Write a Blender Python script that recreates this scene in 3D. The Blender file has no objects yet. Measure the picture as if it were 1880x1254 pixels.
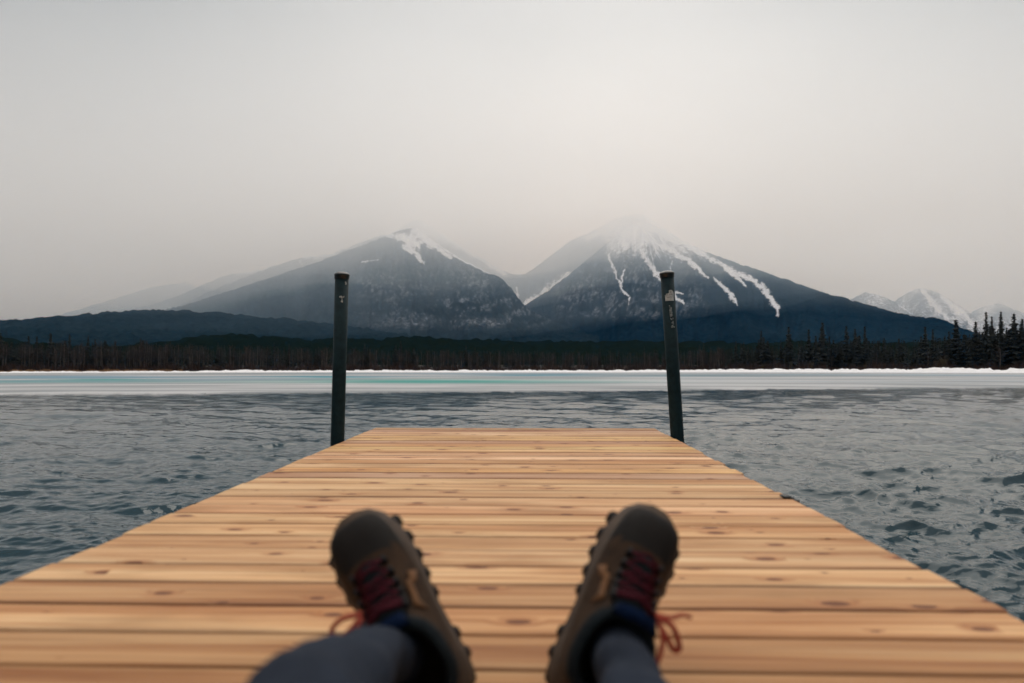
import bpy, bmesh, math, random
import numpy as np
from mathutils import Vector, Matrix

random.seed(7)
rng = np.random.default_rng(11)
scene = bpy.context.scene
R = math.radians

# ------------------------------------------------------------------ camera
F_PX, W_PX, H_PX = 1253.0, 1880.0, 1254.0      # 24 mm lens on a 36 mm sensor
CAM_H = 1.0                                      # camera height over the water
HORIZON = 677.0                                  # photo row of the true horizon
YAW, PITCH = math.atan(32.5 / F_PX), math.atan((HORIZON - H_PX / 2) / F_PX)
cam_data = bpy.data.cameras.new('camera')
cam = bpy.data.objects.new('camera', cam_data)
scene.collection.objects.link(cam)
cam.location = (0, 0, CAM_H)
cam.rotation_mode = 'XYZ'
cam.rotation_euler = (math.pi / 2 + PITCH, 0, YAW)
cam_data.sensor_width = 36.0
cam_data.lens = 24.0
cam_data.clip_start = 0.02
cam_data.clip_end = 60000
cam_data.dof.use_dof = True
cam_data.dof.focus_distance = 7.5
cam_data.dof.aperture_fstop = 2.2
scene.camera = cam

# ------------------------------------------------------------------ world, sun, exposure
SUN_EL, SUN_AZ = R(47), R(9)                      # azimuth measured from +Y towards +X
world = bpy.data.worlds.new('World')
scene.world = world
world.use_nodes = True
wn, wl = world.node_tree.nodes, world.node_tree.links
wn.clear()
w_out = wn.new('ShaderNodeOutputWorld')
w_bg = wn.new('ShaderNodeBackground')
w_sky = wn.new('ShaderNodeTexSky')
w_sky.sky_type = 'NISHITA'
w_sky.sun_disc = False
w_sky.sun_elevation = SUN_EL
w_sky.sun_rotation = SUN_AZ
w_tc = wn.new('ShaderNodeTexCoord')
w_noise = wn.new('ShaderNodeTexNoise')
w_noise.inputs['Scale'].default_value = 2.2
w_noise.inputs['Detail'].default_value = 4.0
w_noise.inputs['Roughness'].default_value = 0.45
w_map = wn.new('ShaderNodeMapping')
w_map.inputs['Scale'].default_value = (1.0, 1.0, 2.0)
w_map.inputs['Location'].default_value = (3.1, 0.4, 1.2)
w_cr = wn.new('ShaderNodeValToRGB')               # light and dark banks in the overcast
SKY_GAIN = 10.0                                   # the cloud deck against the sky texture's physical scale
w_cr.color_ramp.elements[0].position = 0.30
w_cr.color_ramp.elements[0].color = (0.78, 0.735, 0.715, 1)
w_cr.color_ramp.elements[1].position = 0.72
w_cr.color_ramp.elements[1].color = (1.23, 1.19, 1.165, 1)
w_sep = wn.new('ShaderNodeSeparateXYZ')
w_el = wn.new('ShaderNodeMapRange')               # an overcast sky brightens towards the zenith
w_el.inputs['From Min'].default_value = 0.45
w_el.inputs['From Max'].default_value = 1.0
w_el.inputs['To Min'].default_value = SKY_GAIN * 1.0
w_el.inputs['To Max'].default_value = SKY_GAIN * 4.4
w_dot = wn.new('ShaderNodeVectorMath'); w_dot.operation = 'DOT_PRODUCT'   # thinner cloud, brighter patch low in front of the sun
w_dot.inputs[1].default_value = (math.sin(R(4)) * math.cos(R(4)), math.cos(R(4)) * math.cos(R(4)), math.sin(R(4)))
w_gl = wn.new('ShaderNodeValToRGB')
for p_, v_ in ((0.0, 0.30), (0.70, 0.09), (0.78, 0.09), (0.87, 0.19), (0.94, 0.34), (0.975, 0.55), (0.99, 1.2), (1.0, 3.0)):
    e_ = w_gl.color_ramp.elements[0] if p_ == 0 else (w_gl.color_ramp.elements[-1] if p_ == 1.0 else w_gl.color_ramp.elements.new(p_))
    e_.position = p_; e_.color = (v_, v_, v_, 1)
w_mul = wn.new('ShaderNodeVectorMath'); w_mul.operation = 'SCALE'
w_mul2 = wn.new('ShaderNodeVectorMath'); w_mul2.operation = 'MULTIPLY'
wl.new(w_tc.outputs['Generated'], w_dot.inputs[0])
wl.new(w_dot.outputs['Value'], w_gl.inputs['Fac'])
w_mix = wn.new('ShaderNodeMixRGB')
w_mix.inputs['Fac'].default_value = 0.97
wl.new(w_tc.outputs['Generated'], w_map.inputs['Vector'])
wl.new(w_map.outputs[0], w_noise.inputs['Vector'])
wl.new(w_noise.outputs['Fac'], w_cr.inputs['Fac'])
wl.new(w_tc.outputs['Generated'], w_sep.inputs[0])
wl.new(w_sep.outputs['Z'], w_el.inputs['Value'])
wl.new(w_cr.outputs['Color'], w_mul2.inputs[0])
wl.new(w_gl.outputs['Color'], w_mul2.inputs[1])
wl.new(w_mul2.outputs[0], w_mul.inputs[0])
wl.new(w_el.outputs['Result'], w_mul.inputs['Scale'])
wl.new(w_sky.outputs['Color'], w_mix.inputs['Color1'])
wl.new(w_mul.outputs[0], w_mix.inputs['Color2'])
wl.new(w_mix.outputs['Color'], w_bg.inputs['Color'])
w_bg.inputs['Strength'].default_value = 0.1
wl.new(w_bg.outputs[0], w_out.inputs['Surface'])

sun_data = bpy.data.lights.new('sun', 'SUN')
sun_data.energy = 1.5
sun_data.angle = R(60)
sun_data.color = (1.0, 0.96, 0.90)
sun = bpy.data.objects.new('sun', sun_data)
scene.collection.objects.link(sun)
sun_dir = Vector((math.sin(SUN_AZ) * math.cos(SUN_EL), math.cos(SUN_AZ) * math.cos(SUN_EL), math.sin(SUN_EL)))
sun.rotation_euler = sun_dir.to_track_quat('Z', 'Y').to_euler()
sun.location = sun_dir * 50

scene.view_settings.view_transform = 'Standard'
scene.view_settings.look = 'None'
scene.view_settings.exposure = 0.25
scene.view_settings.gamma = 1.0
scene.render.engine = 'CYCLES'
cy = scene.cycles
cy.use_denoising = True
try:
    cy.denoiser = 'OPENIMAGEDENOISE'
except Exception:
    pass
cy.max_bounces = 14
cy.diffuse_bounces = 3
cy.glossy_bounces = 3
cy.volume_bounces = 10
cy.transmission_bounces = 2
cy.transparent_max_bounces = 6
cy.use_adaptive_sampling = True
cy.adaptive_threshold = 0.015
cy.sample_clamp_indirect = 4.0

# ------------------------------------------------------------------ helpers
def tag(o, label=None, cat=None, group=None, kind=None):
    if label: o['label'] = label
    if cat: o['category'] = cat
    if group: o['group'] = group
    if kind: o['kind'] = kind
    return o

def link(o, parent=None):
    scene.collection.objects.link(o)
    if parent is not None:
        o.parent = parent
    return o

def empty(name, loc=(0, 0, 0), rot=(0, 0, 0)):
    o = bpy.data.objects.new(name, None)
    o.empty_display_size = 0.1
    o.location = loc
    o.rotation_euler = rot
    return link(o)

def mesh_np(name, verts, faces, mat, parent=None, smooth=True, attrs=None, mat_idx=None):
    """verts (n,3); faces (m,k) array or list of index lists"""
    me = bpy.data.meshes.new(name)
    verts = np.asarray(verts, dtype=np.float32)
    if isinstance(faces, np.ndarray):
        m, k = faces.shape
        me.vertices.add(len(verts)); me.vertices.foreach_set('co', verts.ravel())
        me.loops.add(m * k); me.loops.foreach_set('vertex_index', faces.astype(np.int32).ravel())
        me.polygons.add(m)
        me.polygons.foreach_set('loop_start', np.arange(0, m * k, k, dtype=np.int32))
        me.polygons.foreach_set('loop_total', np.full(m, k, dtype=np.int32))
        me.update(calc_edges=True)
    else:
        me.from_pydata([tuple(v) for v in verts], [], faces)
        me.update()
    for key, val in (attrs or {}).items():
        val = np.asarray(val, dtype=np.float32)
        if val.ndim == 1:
            a = me.attributes.new(key, 'FLOAT', 'POINT'); a.data.foreach_set('value', val)
        else:
            a = me.attributes.new(key, 'FLOAT_COLOR', 'POINT')
            c = np.ones((len(val), 4), dtype=np.float32); c[:, :3] = val
            a.data.foreach_set('color', c.ravel())
    mats = mat if isinstance(mat, (list, tuple)) else [mat]
    for x in mats:
        me.materials.append(x)
    if mat_idx is not None:
        me.polygons.foreach_set('material_index', np.asarray(mat_idx, dtype=np.int32))
    me.polygons.foreach_set('use_smooth', np.full(len(me.polygons), smooth, dtype=bool))
    me.validate()
    return link(bpy.data.objects.new(name, me), parent)

def grid_faces(nu, nv, wrap=False):
    i = np.arange(nu if wrap else nu - 1)[:, None]; j = np.arange(nv - 1)[None, :]
    i2 = (i + 1) % nu
    return np.stack([i * nv + j, i2 * nv + j, i2 * nv + j + 1, i * nv + j + 1], -1).reshape(-1, 4)

class MB:
    """collects shapes into one mesh"""
    def __init__(self): self.v, self.f, self.m = [], [], []
    def add(self, vs, fs, mi=0):
        b = len(self.v)
        self.v += [tuple(p) for p in vs]; self.f += [[b + i for i in f] for f in fs]; self.m += [mi] * len(fs)
    def loft(self, rings, cap0=True, cap1=True, mi=0):
        n = len(rings[0]); vs = [p for r in rings for p in r]; fs = []
        for a in range(len(rings) - 1):
            for i in range(n):
                j = (i + 1) % n
                fs.append([a * n + i, a * n + j, (a + 1) * n + j, (a + 1) * n + i])
        if cap0: fs.append(list(range(n))[::-1])
        if cap1: fs.append([(len(rings) - 1) * n + i for i in range(n)])
        self.add(vs, fs, mi)
    def tube(self, pts, rad, n=8, mi=0):
        pts = [Vector(p) for p in pts]; rings = []
        rads = rad if isinstance(rad, (list, tuple)) else [rad] * len(pts)
        up = Vector((0.13, 0.21, 0.97))
        for k, p in enumerate(pts):
            t = (pts[min(k + 1, len(pts) - 1)] - pts[max(k - 1, 0)]).normalized()
            a = t.cross(up)
            if a.length < 1e-4: a = t.cross(Vector((1, 0, 0)))
            a.normalize(); b = t.cross(a)
            rings.append([p + (a * math.cos(x) + b * math.sin(x)) * rads[k] for x in [2 * math.pi * i / n for i in range(n)]])
        self.loft(rings, mi=mi)
    def box(self, c, s, mi=0, bev=0.0):
        bm = bmesh.new(); bmesh.ops.create_cube(bm, size=1)
        for v in bm.verts: v.co = Vector((v.co.x * s[0], v.co.y * s[1], v.co.z * s[2])) + Vector(c)
        if bev: bmesh.ops.bevel(bm, geom=list(bm.edges), offset=bev, segments=2, affect='EDGES')
        bm.verts.ensure_lookup_table()
        self.add([v.co.copy() for v in bm.verts], [[v.index for v in f.verts] for f in bm.faces], mi); bm.free()
    def build(self, name, mat, parent=None, smooth=True):
        o = mesh_np(name, np.array(self.v), self.f, mat, parent, smooth, mat_idx=self.m if isinstance(mat, (list, tuple)) else None)
        bm = bmesh.new(); bm.from_mesh(o.data); bmesh.ops.recalc_face_normals(bm, faces=bm.faces); bm.to_mesh(o.data); bm.free()
        return o

def vnoise(x, y, seed=0):
    xi = np.floor(x).astype(np.int64); yi = np.floor(y).astype(np.int64)
    xf = x - xi; yf = y - yi
    def h(a, b):
        n = (a * 374761393 + b * 668265263 + seed * 1442695041) & 0xFFFFFFFF
        n = ((n ^ (n >> 13)) * 1274126177) & 0xFFFFFFFF
        return ((n ^ (n >> 16)) & 0xFFFF) / 65535.0
    u = xf * xf * (3 - 2 * xf); v = yf * yf * (3 - 2 * yf)
    return (h(xi, yi) * (1 - u) + h(xi + 1, yi) * u) * (1 - v) + (h(xi, yi + 1) * (1 - u) + h(xi + 1, yi + 1) * u) * v

def fbm(x, y, octv=4, seed=0, gain=0.5):
    s = 0; a = 1; t = 0
    for o in range(octv):
        s = s + a * vnoise(x * 2 ** o, y * 2 ** o, seed + o * 17); t += a; a *= gain
    return s / t

def sstep(a, b, x):
    t = np.clip((x - a) / (b - a), 0, 1); return t * t * (3 - 2 * t)

# photo pixel <-> bearing (used to read bearings and elevations off the photograph)
_cf = np.array([-math.sin(YAW) * math.cos(PITCH), math.cos(YAW) * math.cos(PITCH), math.sin(PITCH)])
_cr = np.array([math.cos(YAW), math.sin(YAW), 0.0])
_cu = np.cross(_cr, _cf)
def px_dir(u, v):
    u = np.asarray(u, float); v = np.asarray(v, float)
    d = _cf + ((u - W_PX / 2) / F_PX)[..., None] * _cr - ((v - H_PX / 2) / F_PX)[..., None] * _cu
    return d / np.linalg.norm(d, axis=-1, keepdims=True)
def to_px(p):
    q = p - np.array([0, 0, CAM_H]); z = q @ _cf
    return W_PX / 2 + F_PX * (q @ _cr) / z, H_PX / 2 - F_PX * (q @ _cu) / z
def bearing(u):
    d = px_dir(u, np.full(np.shape(u), HORIZON)); h = np.hypot(d[..., 0], d[..., 1])
    return d[..., 0] / h, d[..., 1] / h
def tan_el(u, v):
    d = px_dir(u, v); return d[..., 2] / np.hypot(d[..., 0], d[..., 1])
def at_px(u, dist):
    hx, hy = bearing(np.array([float(u)])); return float(hx[0] * dist), float(hy[0] * dist)

# ------------------------------------------------------------------ materials
def new_mat(name):
    m = bpy.data.materials.new(name); m.use_nodes = True
    nt = m.node_tree; b = nt.nodes['Principled BSDF']
    return m, nt, b
def N(nt, t, **kw):
    n = nt.nodes.new(t)
    for k, v in kw.items():
        if k in n.inputs: n.inputs[k].default_value = v
        else: setattr(n, k, v)
    return n
def ramp(nt, stops, interp='LINEAR'):
    r = nt.nodes.new('ShaderNodeValToRGB'); e = r.color_ramp.elements
    r.color_ramp.interpolation = interp
    while len(e) < len(stops): e.new(0.5)
    for x, (p, c) in zip(e, stops):
        x.position = p; x.color = (*c, 1) if len(c) == 3 else c
    return r
def mapped(nt, scale, coord='Object', loc=(0, 0, 0)):
    tc = nt.nodes.new('ShaderNodeTexCoord'); mp = nt.nodes.new('ShaderNodeMapping')
    mp.inputs['Scale'].default_value = scale; mp.inputs['Location'].default_value = loc
    nt.links.new(tc.outputs[coord], mp.inputs['Vector']); return mp
def simple(name, col, rough=0.6, var=0.25, scale=30, bump=0.0, metallic=0.0, bscale=None):
    m, nt, b = new_mat(name)
    mp = mapped(nt, (scale,) * 3)
    n = N(nt, 'ShaderNodeTexNoise', Scale=1.0, Detail=5.0, Roughness=0.6)
    nt.links.new(mp.outputs[0], n.inputs['Vector'])
    lo = tuple(c * (1 - var) for c in col); hi = tuple(min(1, c * (1 + var)) for c in col)
    r = ramp(nt, [(0.3, lo), (0.7, hi)])
    nt.links.new(n.outputs['Fac'], r.inputs[0]); nt.links.new(r.outputs[0], b.inputs['Base Color'])
    b.inputs['Roughness'].default_value = rough; b.inputs['Metallic'].default_value = metallic
    if bump:
        n2 = N(nt, 'ShaderNodeTexNoise', Scale=(bscale or 4.0), Detail=4.0)
        nt.links.new(mp.outputs[0], n2.inputs['Vector'])
        bp = N(nt, 'ShaderNodeBump', Strength=1.0, Distance=bump)
        nt.links.new(n2.outputs['Fac'], bp.inputs['Height']); nt.links.new(bp.outputs[0], b.inputs['Normal'])
    return m

def wood_mat():
    m, nt, b = new_mat('cedar_planks'); L = nt.links.new
    tc = N(nt, 'ShaderNodeTexCoord'); at = N(nt, 'ShaderNodeAttribute', attribute_name='plank')
    tint = N(nt, 'ShaderNodeAttribute', attribute_name='tint')
    sh = N(nt, 'ShaderNodeCombineXYZ'); k = N(nt, 'ShaderNodeMath', operation='MULTIPLY'); k.inputs[1].default_value = 37.0
    L(at.outputs['Fac'], k.inputs[0]); L(k.outputs[0], sh.inputs['X']); L(k.outputs[0], sh.inputs['Z'])
    add = N(nt, 'ShaderNodeVectorMath', operation='ADD'); L(tc.outputs['Object'], add.inputs[0]); L(sh.outputs[0], add.inputs[1])
    # knots: sparse cells stretched along the plank
    mk = N(nt, 'ShaderNodeMapping'); mk.inputs['Scale'].default_value = (5.6, 11.5, 1.0); L(add.outputs[0], mk.inputs[0])
    wob = N(nt, 'ShaderNodeTexNoise', Scale=9.0, Detail=3.0); L(add.outputs[0], wob.inputs['Vector'])
    wm = N(nt, 'ShaderNodeVectorMath', operation='MULTIPLY_ADD'); wm.inputs[1].default_value = (0.16, 0.16, 0)
    L(wob.outputs['Color'], wm.inputs[0]); L(mk.outputs[0], wm.inputs[2])
    vo = N(nt, 'ShaderNodeTexVoronoi', Scale=1.0, voronoi_dimensions='2D'); L(wm.outputs[0], vo.inputs['Vector'])
    sepc = N(nt, 'ShaderNodeSeparateColor'); L(vo.outputs['Color'], sepc.inputs[0])
    size = N(nt, 'ShaderNodeMapRange'); size.inputs['From Min'].default_value = 0.30; size.inputs['From Max'].default_value = 1.0
    size.inputs['To Min'].default_value = 0.0; size.inputs['To Max'].default_value = 0.15; L(sepc.outputs[0], size.inputs['Value'])
    def lt(scale_k, soft):
        q = N(nt, 'ShaderNodeMath', operation='MULTIPLY'); q.inputs[1].default_value = scale_k; L(size.outputs[0], q.inputs[0])
        d = N(nt, 'ShaderNodeMath', operation='SUBTRACT'); L(q.outputs[0], d.inputs[0]); L(vo.outputs['Distance'], d.inputs[1])
        e = N(nt, 'ShaderNodeMath', operation='DIVIDE'); e.use_clamp = True; L(d.outputs[0], e.inputs[0]); e.inputs[1].default_value = soft
        return e
    pw = N(nt, 'ShaderNodeMath', operation='POWER'); pw.inputs[1].default_value = 1.7; sz = size
    nm_ = N(nt, 'ShaderNodeMath', operation='DIVIDE'); nm_.inputs[1].default_value = 0.15; L(sz.outputs[0], nm_.inputs[0]); L(nm_.outputs[0], pw.inputs[0])
    size = N(nt, 'ShaderNodeMath', operation='MULTIPLY'); size.inputs[1].default_value = 0.17; L(pw.outputs[0], size.inputs[0])
    core, halo = lt(1.0, 0.03), lt(2.4, 0.22)
    # grain: fine lines along the plank, bending round the knots
    bend = N(nt, 'ShaderNodeVectorMath', operation='MULTIPLY_ADD'); bend.inputs[1].default_value = (0.0, 0.03, 0.0)
    L(halo.outputs[0], bend.inputs[0]); L(add.outputs[0], bend.inputs[2])
    mg = N(nt, 'ShaderNodeMapping'); mg.inputs['Scale'].default_value = (1.1, 55.0, 20.0); L(bend.outputs[0], mg.inputs[0])
    g = N(nt, 'ShaderNodeTexNoise', Scale=1.0, Detail=6.0, Roughness=0.65, Distortion=0.4); L(mg.outputs[0], g.inputs['Vector'])
    mg2 = N(nt, 'ShaderNodeMapping'); mg2.inputs['Scale'].default_value = (0.7, 11.0, 6.0); L(bend.outputs[0], mg2.inputs[0])
    g2 = N(nt, 'ShaderNodeTexNoise', Scale=1.0, Detail=4.0, Distortion=0.8); L(mg2.outputs[0], g2.inputs['Vector'])
    c1 = ramp(nt, [(0.30, (0.45, 0.21, 0.080)), (0.48, (0.68, 0.42, 0.215)), (0.70, (0.81, 0.59, 0.35))])
    L(g2.outputs['Fac'], c1.inputs[0])
    c2 = ramp(nt, [(0.34, (0.62, 0.48, 0.36)), (0.58, (1, 1, 1))]); L(g.outputs['Fac'], c2.inputs[0])
    mu = N(nt, 'ShaderNodeMixRGB', blend_type='MULTIPLY', Fac=0.92); L(c1.outputs[0], mu.inputs[1]); L(c2.outputs[0], mu.inputs[2])
    # each plank's own tone, with vignette darkening painted into the nearest ones
    mt = N(nt, 'ShaderNodeMixRGB', blend_type='MULTIPLY', Fac=1.0); L(mu.outputs[0], mt.inputs[1]); L(tint.outputs['Color'], mt.inputs[2])
    # weather stains
    ms = N(nt, 'ShaderNodeMapping'); ms.inputs['Scale'].default_value = (1.6, 5.0, 1.0); L(add.outputs[0], ms.inputs[0])
    st = N(nt, 'ShaderNodeTexNoise', Scale=1.0, Detail=5.0, Roughness=0.55); L(ms.outputs[0], st.inputs['Vector'])
    sr = ramp(nt, [(0.52, (0, 0, 0)), (0.74, (0.7, 0.7, 0.7))]); L(st.outputs['Fac'], sr.inputs[0])
    sx = N(nt, 'ShaderNodeMixRGB', blend_type='MIX'); L(sr.outputs[0], sx.inputs[0]); L(mt.outputs[0], sx.inputs[1]); sx.inputs[2].default_value = (0.30, 0.145, 0.05, 1)
    hx = N(nt, 'ShaderNodeMixRGB', blend_type='MIX'); hm = N(nt, 'ShaderNodeMath', operation='MULTIPLY'); hm.inputs[1].default_value = 0.55
    L(halo.outputs[0], hm.inputs[0]); L(hm.outputs[0], hx.inputs[0]); L(sx.outputs[0], hx.inputs[1]); hx.inputs[2].default_value = (0.34, 0.12, 0.04, 1)
    kx = N(nt, 'ShaderNodeMixRGB', blend_type='MIX'); km = N(nt, 'ShaderNodeMath', operation='MULTIPLY'); km.inputs[1].default_value = 0.85
    L(core.outputs[0], km.inputs[0]); L(km.outputs[0], kx.inputs[0]); L(hx.outputs[0], kx.inputs[1]); kx.inputs[2].default_value = (0.11, 0.030, 0.010, 1)
    ar = N(nt, 'ShaderNodeAttribute', attribute_name='arris'); an = N(nt, 'ShaderNodeMath', operation='MULTIPLY')  # edge mask, mixes seam dirt and painted gap shade into the colour
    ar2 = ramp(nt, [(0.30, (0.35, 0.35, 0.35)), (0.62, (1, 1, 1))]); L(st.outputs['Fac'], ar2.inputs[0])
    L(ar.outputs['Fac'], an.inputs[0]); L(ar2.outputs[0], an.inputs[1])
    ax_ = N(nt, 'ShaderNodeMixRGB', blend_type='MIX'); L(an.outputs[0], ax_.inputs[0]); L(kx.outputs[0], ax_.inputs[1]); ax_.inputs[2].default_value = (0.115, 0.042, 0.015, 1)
    L(ax_.outputs[0], b.inputs['Base Color'])
    rr = N(nt, 'ShaderNodeMapRange'); rr.inputs['To Min'].default_value = 0.5; rr.inputs['To Max'].default_value = 0.72
    L(g.outputs['Fac'], rr.inputs['Value']); L(rr.outputs[0], b.inputs['Roughness'])
    b.inputs['Specular IOR Level'].default_value = 0.3
    bp = N(nt, 'ShaderNodeBump', Strength=0.5, Distance=0.0015); L(g.outputs['Fac'], bp.inputs['Height']); L(bp.outputs[0], b.inputs['Normal'])
    return m

def mountain_mat(name, lo, hi, snow=(0.78, 0.80, 0.84), dust=0.0, scale=0.02):
    m, nt, b = new_mat(name); L = nt.links.new
    at = N(nt, 'ShaderNodeAttribute', attribute_name='snow')
    mp = mapped(nt, (scale, scale, scale * 0.55))
    n = N(nt, 'ShaderNodeTexNoise', Scale=1.0, Detail=8.0, Roughness=0.7); L(mp.outputs[0], n.inputs['Vector'])
    mp2 = mapped(nt, (0.0016, 0.0016, 0.004))
    n2 = N(nt, 'ShaderNodeTexNoise', Scale=1.0, Detail=5.0, Roughness=0.6); L(mp2.outputs[0], n2.inputs['Vector'])
    av = N(nt, 'ShaderNodeMath', operation='MULTIPLY_ADD'); av.inputs[1].default_value = 0.5; L(n2.outputs['Fac'], av.inputs[0])
    hv = N(nt, 'ShaderNodeMath', operation='MULTIPLY'); hv.inputs[1].default_value = 0.5; L(n.outputs['Fac'], hv.inputs[0]); L(hv.outputs[0], av.inputs[2])
    c = ramp(nt, [(0.36, lo), (0.64, hi)]); L(av.outputs[0], c.inputs[0])
    mp3 = mapped(nt, (0.06, 0.06, 0.03))
    n3 = N(nt, 'ShaderNodeTexNoise', Scale=1.0, Detail=6.0, Roughness=0.75); L(mp3.outputs[0], n3.inputs['Vector'])
    # snow shows where the traced cover beats the trees' noise
    s1 = N(nt, 'ShaderNodeMath', operation='MULTIPLY_ADD'); s1.inputs[1].default_value = 1.18; s1.inputs[2].default_value = -0.17 + dust
    L(at.outputs['Fac'], s1.inputs[0])
    s2 = N(nt, 'ShaderNodeMath', operation='SUBTRACT'); n3r = N(nt, 'ShaderNodeMapRange'); n3r.inputs['From Min'].default_value = 0.30; n3r.inputs['From Max'].default_value = 0.70; L(n3.outputs['Fac'], n3r.inputs['Value'])
    L(s1.outputs[0], s2.inputs[0]); L(n3r.outputs[0], s2.inputs[1])
    s3 = N(nt, 'ShaderNodeMath', operation='MULTIPLY_ADD'); s3.use_clamp = True; s3.inputs[1].default_value = 3.4; s3.inputs[2].default_value = 0.5
    L(s2.outputs[0], s3.inputs[0])
    dt = N(nt, 'ShaderNodeAttribute', attribute_name='dusting')     # thin snow under the trees
    mp4 = mapped(nt, (0.07, 0.07, 0.03)); n4 = N(nt, 'ShaderNodeTexNoise', Scale=1.0, Detail=5.0, Roughness=0.7); L(mp4.outputs[0], n4.inputs['Vector'])
    d1 = ramp(nt, [(0.38, (0, 0, 0)), (0.68, (1, 1, 1))]); L(n4.outputs['Fac'], d1.inputs[0])
    d2 = N(nt, 'ShaderNodeMath', operation='MULTIPLY'); L(d1.outputs[0], d2.inputs[0]); L(dt.outputs['Fac'], d2.inputs[1])
    dm = N(nt, 'ShaderNodeMixRGB'); L(d2.outputs[0], dm.inputs[0]); L(c.outputs[0], dm.inputs[1]); dm.inputs[2].default_value = (0.44, 0.48, 0.54, 1)
    mx = N(nt, 'ShaderNodeMixRGB'); L(s3.outputs[0], mx.inputs[0]); L(dm.outputs[0], mx.inputs[1]); mx.inputs[2].default_value = (*snow, 1)
    L(mx.outputs[0], b.inputs['Base Color'])
    b.inputs['Roughness'].default_value = 0.95; b.inputs['Specular IOR Level'].default_value = 0.0
    return m

def water_mat():
    m, nt, b = new_mat('lake_water'); L = nt.links.new
    b.inputs['Base Color'].default_value = (0.001, 0.027, 0.040, 1)
    b.inputs['Roughness'].default_value = 0.09
    b.inputs['IOR'].default_value = 1.333
    mp = mapped(nt, (5.0, 10.0, 1.0))
    n = N(nt, 'ShaderNodeTexNoise', Scale=1.0, Detail=3.0, Roughness=0.5, Distortion=0.8); L(mp.outputs[0], n.inputs['Vector'])
    r1 = N(nt, 'ShaderNodeMath', operation='MULTIPLY_ADD'); r1.inputs[1].default_value = 2.0; r1.inputs[2].default_value = -1.0; L(n.outputs['Fac'], r1.inputs[0])
    r2 = N(nt, 'ShaderNodeMath', operation='ABSOLUTE'); L(r1.outputs[0], r2.inputs[0])
    r3 = N(nt, 'ShaderNodeMath', operation='SUBTRACT'); r3.inputs[0].default_value = 1.0; L(r2.outputs[0], r3.inputs[1])   # sharp little crests
    mp2 = mapped(nt, (0.10, 0.30, 1.0))
    n2 = N(nt, 'ShaderNodeTexNoise', Scale=1.0, Detail=4.0, Roughness=0.6); L(mp2.outputs[0], n2.inputs['Vector'])
    gust = N(nt, 'ShaderNodeMapRange'); gust.inputs['From Min'].default_value = 0.32; gust.inputs['From Max'].default_value = 0.68; gust.inputs['To Min'].default_value = 0.35; gust.inputs['To Max'].default_value = 1.0
    L(n2.outputs['Fac'], gust.inputs['Value'])
    bp = N(nt, 'ShaderNodeBump', Distance=0.006); L(r3.outputs[0], bp.inputs['Height']); L(gust.outputs[0], bp.inputs['Strength'])
    L(bp.outputs[0], b.inputs['Normal'])
    return m

def ice_mat():
    m, nt, b = new_mat('lake_ice'); L = nt.links.new
    at = N(nt, 'ShaderNodeAttribute', attribute_name='tint')
    mp = mapped(nt, (0.06, 0.35, 1))
    n = N(nt, 'ShaderNodeTexNoise', Scale=1.0, Detail=6.0, Roughness=0.6); L(mp.outputs[0], n.inputs['Vector'])
    r = ramp(nt, [(0.3, (0.80, 0.82, 0.83)), (0.65, (1, 1, 1))]); L(n.outputs['Fac'], r.inputs[0])
    mu = N(nt, 'ShaderNodeMixRGB', blend_type='MULTIPLY', Fac=1.0); L(at.outputs['Color'], mu.inputs[1]); L(r.outputs[0], mu.inputs[2])
    L(mu.outputs[0], b.inputs['Base Color']); b.inputs['Roughness'].default_value = 0.65; b.inputs['Specular IOR Level'].default_value = 0.25
    return m

def volume_mat(name, col, density, aniso):
    m = bpy.data.materials.new(name); m.use_nodes = True
    nt = m.node_tree; nt.nodes.clear()
    o = nt.nodes.new('ShaderNodeOutputMaterial'); v = nt.nodes.new('ShaderNodeVolumePrincipled')
    v.inputs['Color'].default_value = (*col, 1); v.inputs['Density'].default_value = density; v.inputs['Anisotropy'].default_value = aniso; v.inputs['Absorption Color'].default_value = (1, 1, 1, 1)
    nt.links.new(v.outputs[0], o.inputs['Volume'])
    return m

M = {}
M['wood'] = wood_mat()
M['joist'] = simple('wet_joist_timber', (0.20, 0.12, 0.06), 0.75, 0.3, 12)
M['float'] = simple('black_float_plastic', (0.02, 0.022, 0.024), 0.5, 0.2, 20)
M['water'] = water_mat()
M['ice'] = ice_mat()
M['snow'] = simple('bank_snow', (0.84, 0.84, 0.85), 0.85, 0.06, 0.8)
M['pipe'] = simple('dark_green_pipe_paint', (0.007, 0.020, 0.024), 0.55, 0.35, 25, 0.0006, bscale=1.0)
M['cap'] = simple('dark_cap_plastic', (0.007, 0.011, 0.012), 0.32, 0.2, 40)
M['sticker'] = simple('worn_sticker_foil', (0.42, 0.43, 0.41), 0.5, 0.25, 60)
M['sticker_ink'] = simple('sticker_dark_ink', (0.09, 0.095, 0.09), 0.6, 0.3, 60)
M['marker'] = simple('white_marker', (0.36, 0.39, 0.38), 0.7, 0.3, 120)
M['spruce'] = simple('spruce_needles', (0.008, 0.012, 0.009), 0.9, 0.5, 0.7)
M['bark'] = simple('spruce_bark', (0.03, 0.022, 0.016), 0.95, 0.3, 3)
M['aspen'] = simple('pale_bare_trunk', (0.085, 0.070, 0.060), 0.9, 0.45, 1.3)
M['twig'] = simple('brown_twigs', (0.024, 0.016, 0.013), 0.95, 0.45, 0.5)
M['brush'] = simple('russet_shore_brush', (0.030, 0.014, 0.009), 0.95, 0.5, 0.3)
M['straw'] = simple('dry_straw_grass', (0.26, 0.15, 0.07), 0.95, 0.4, 0.2)
M['larch'] = simple('olive_shrub_twigs', (0.05, 0.036, 0.010), 0.95, 0.4, 0.9)
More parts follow.
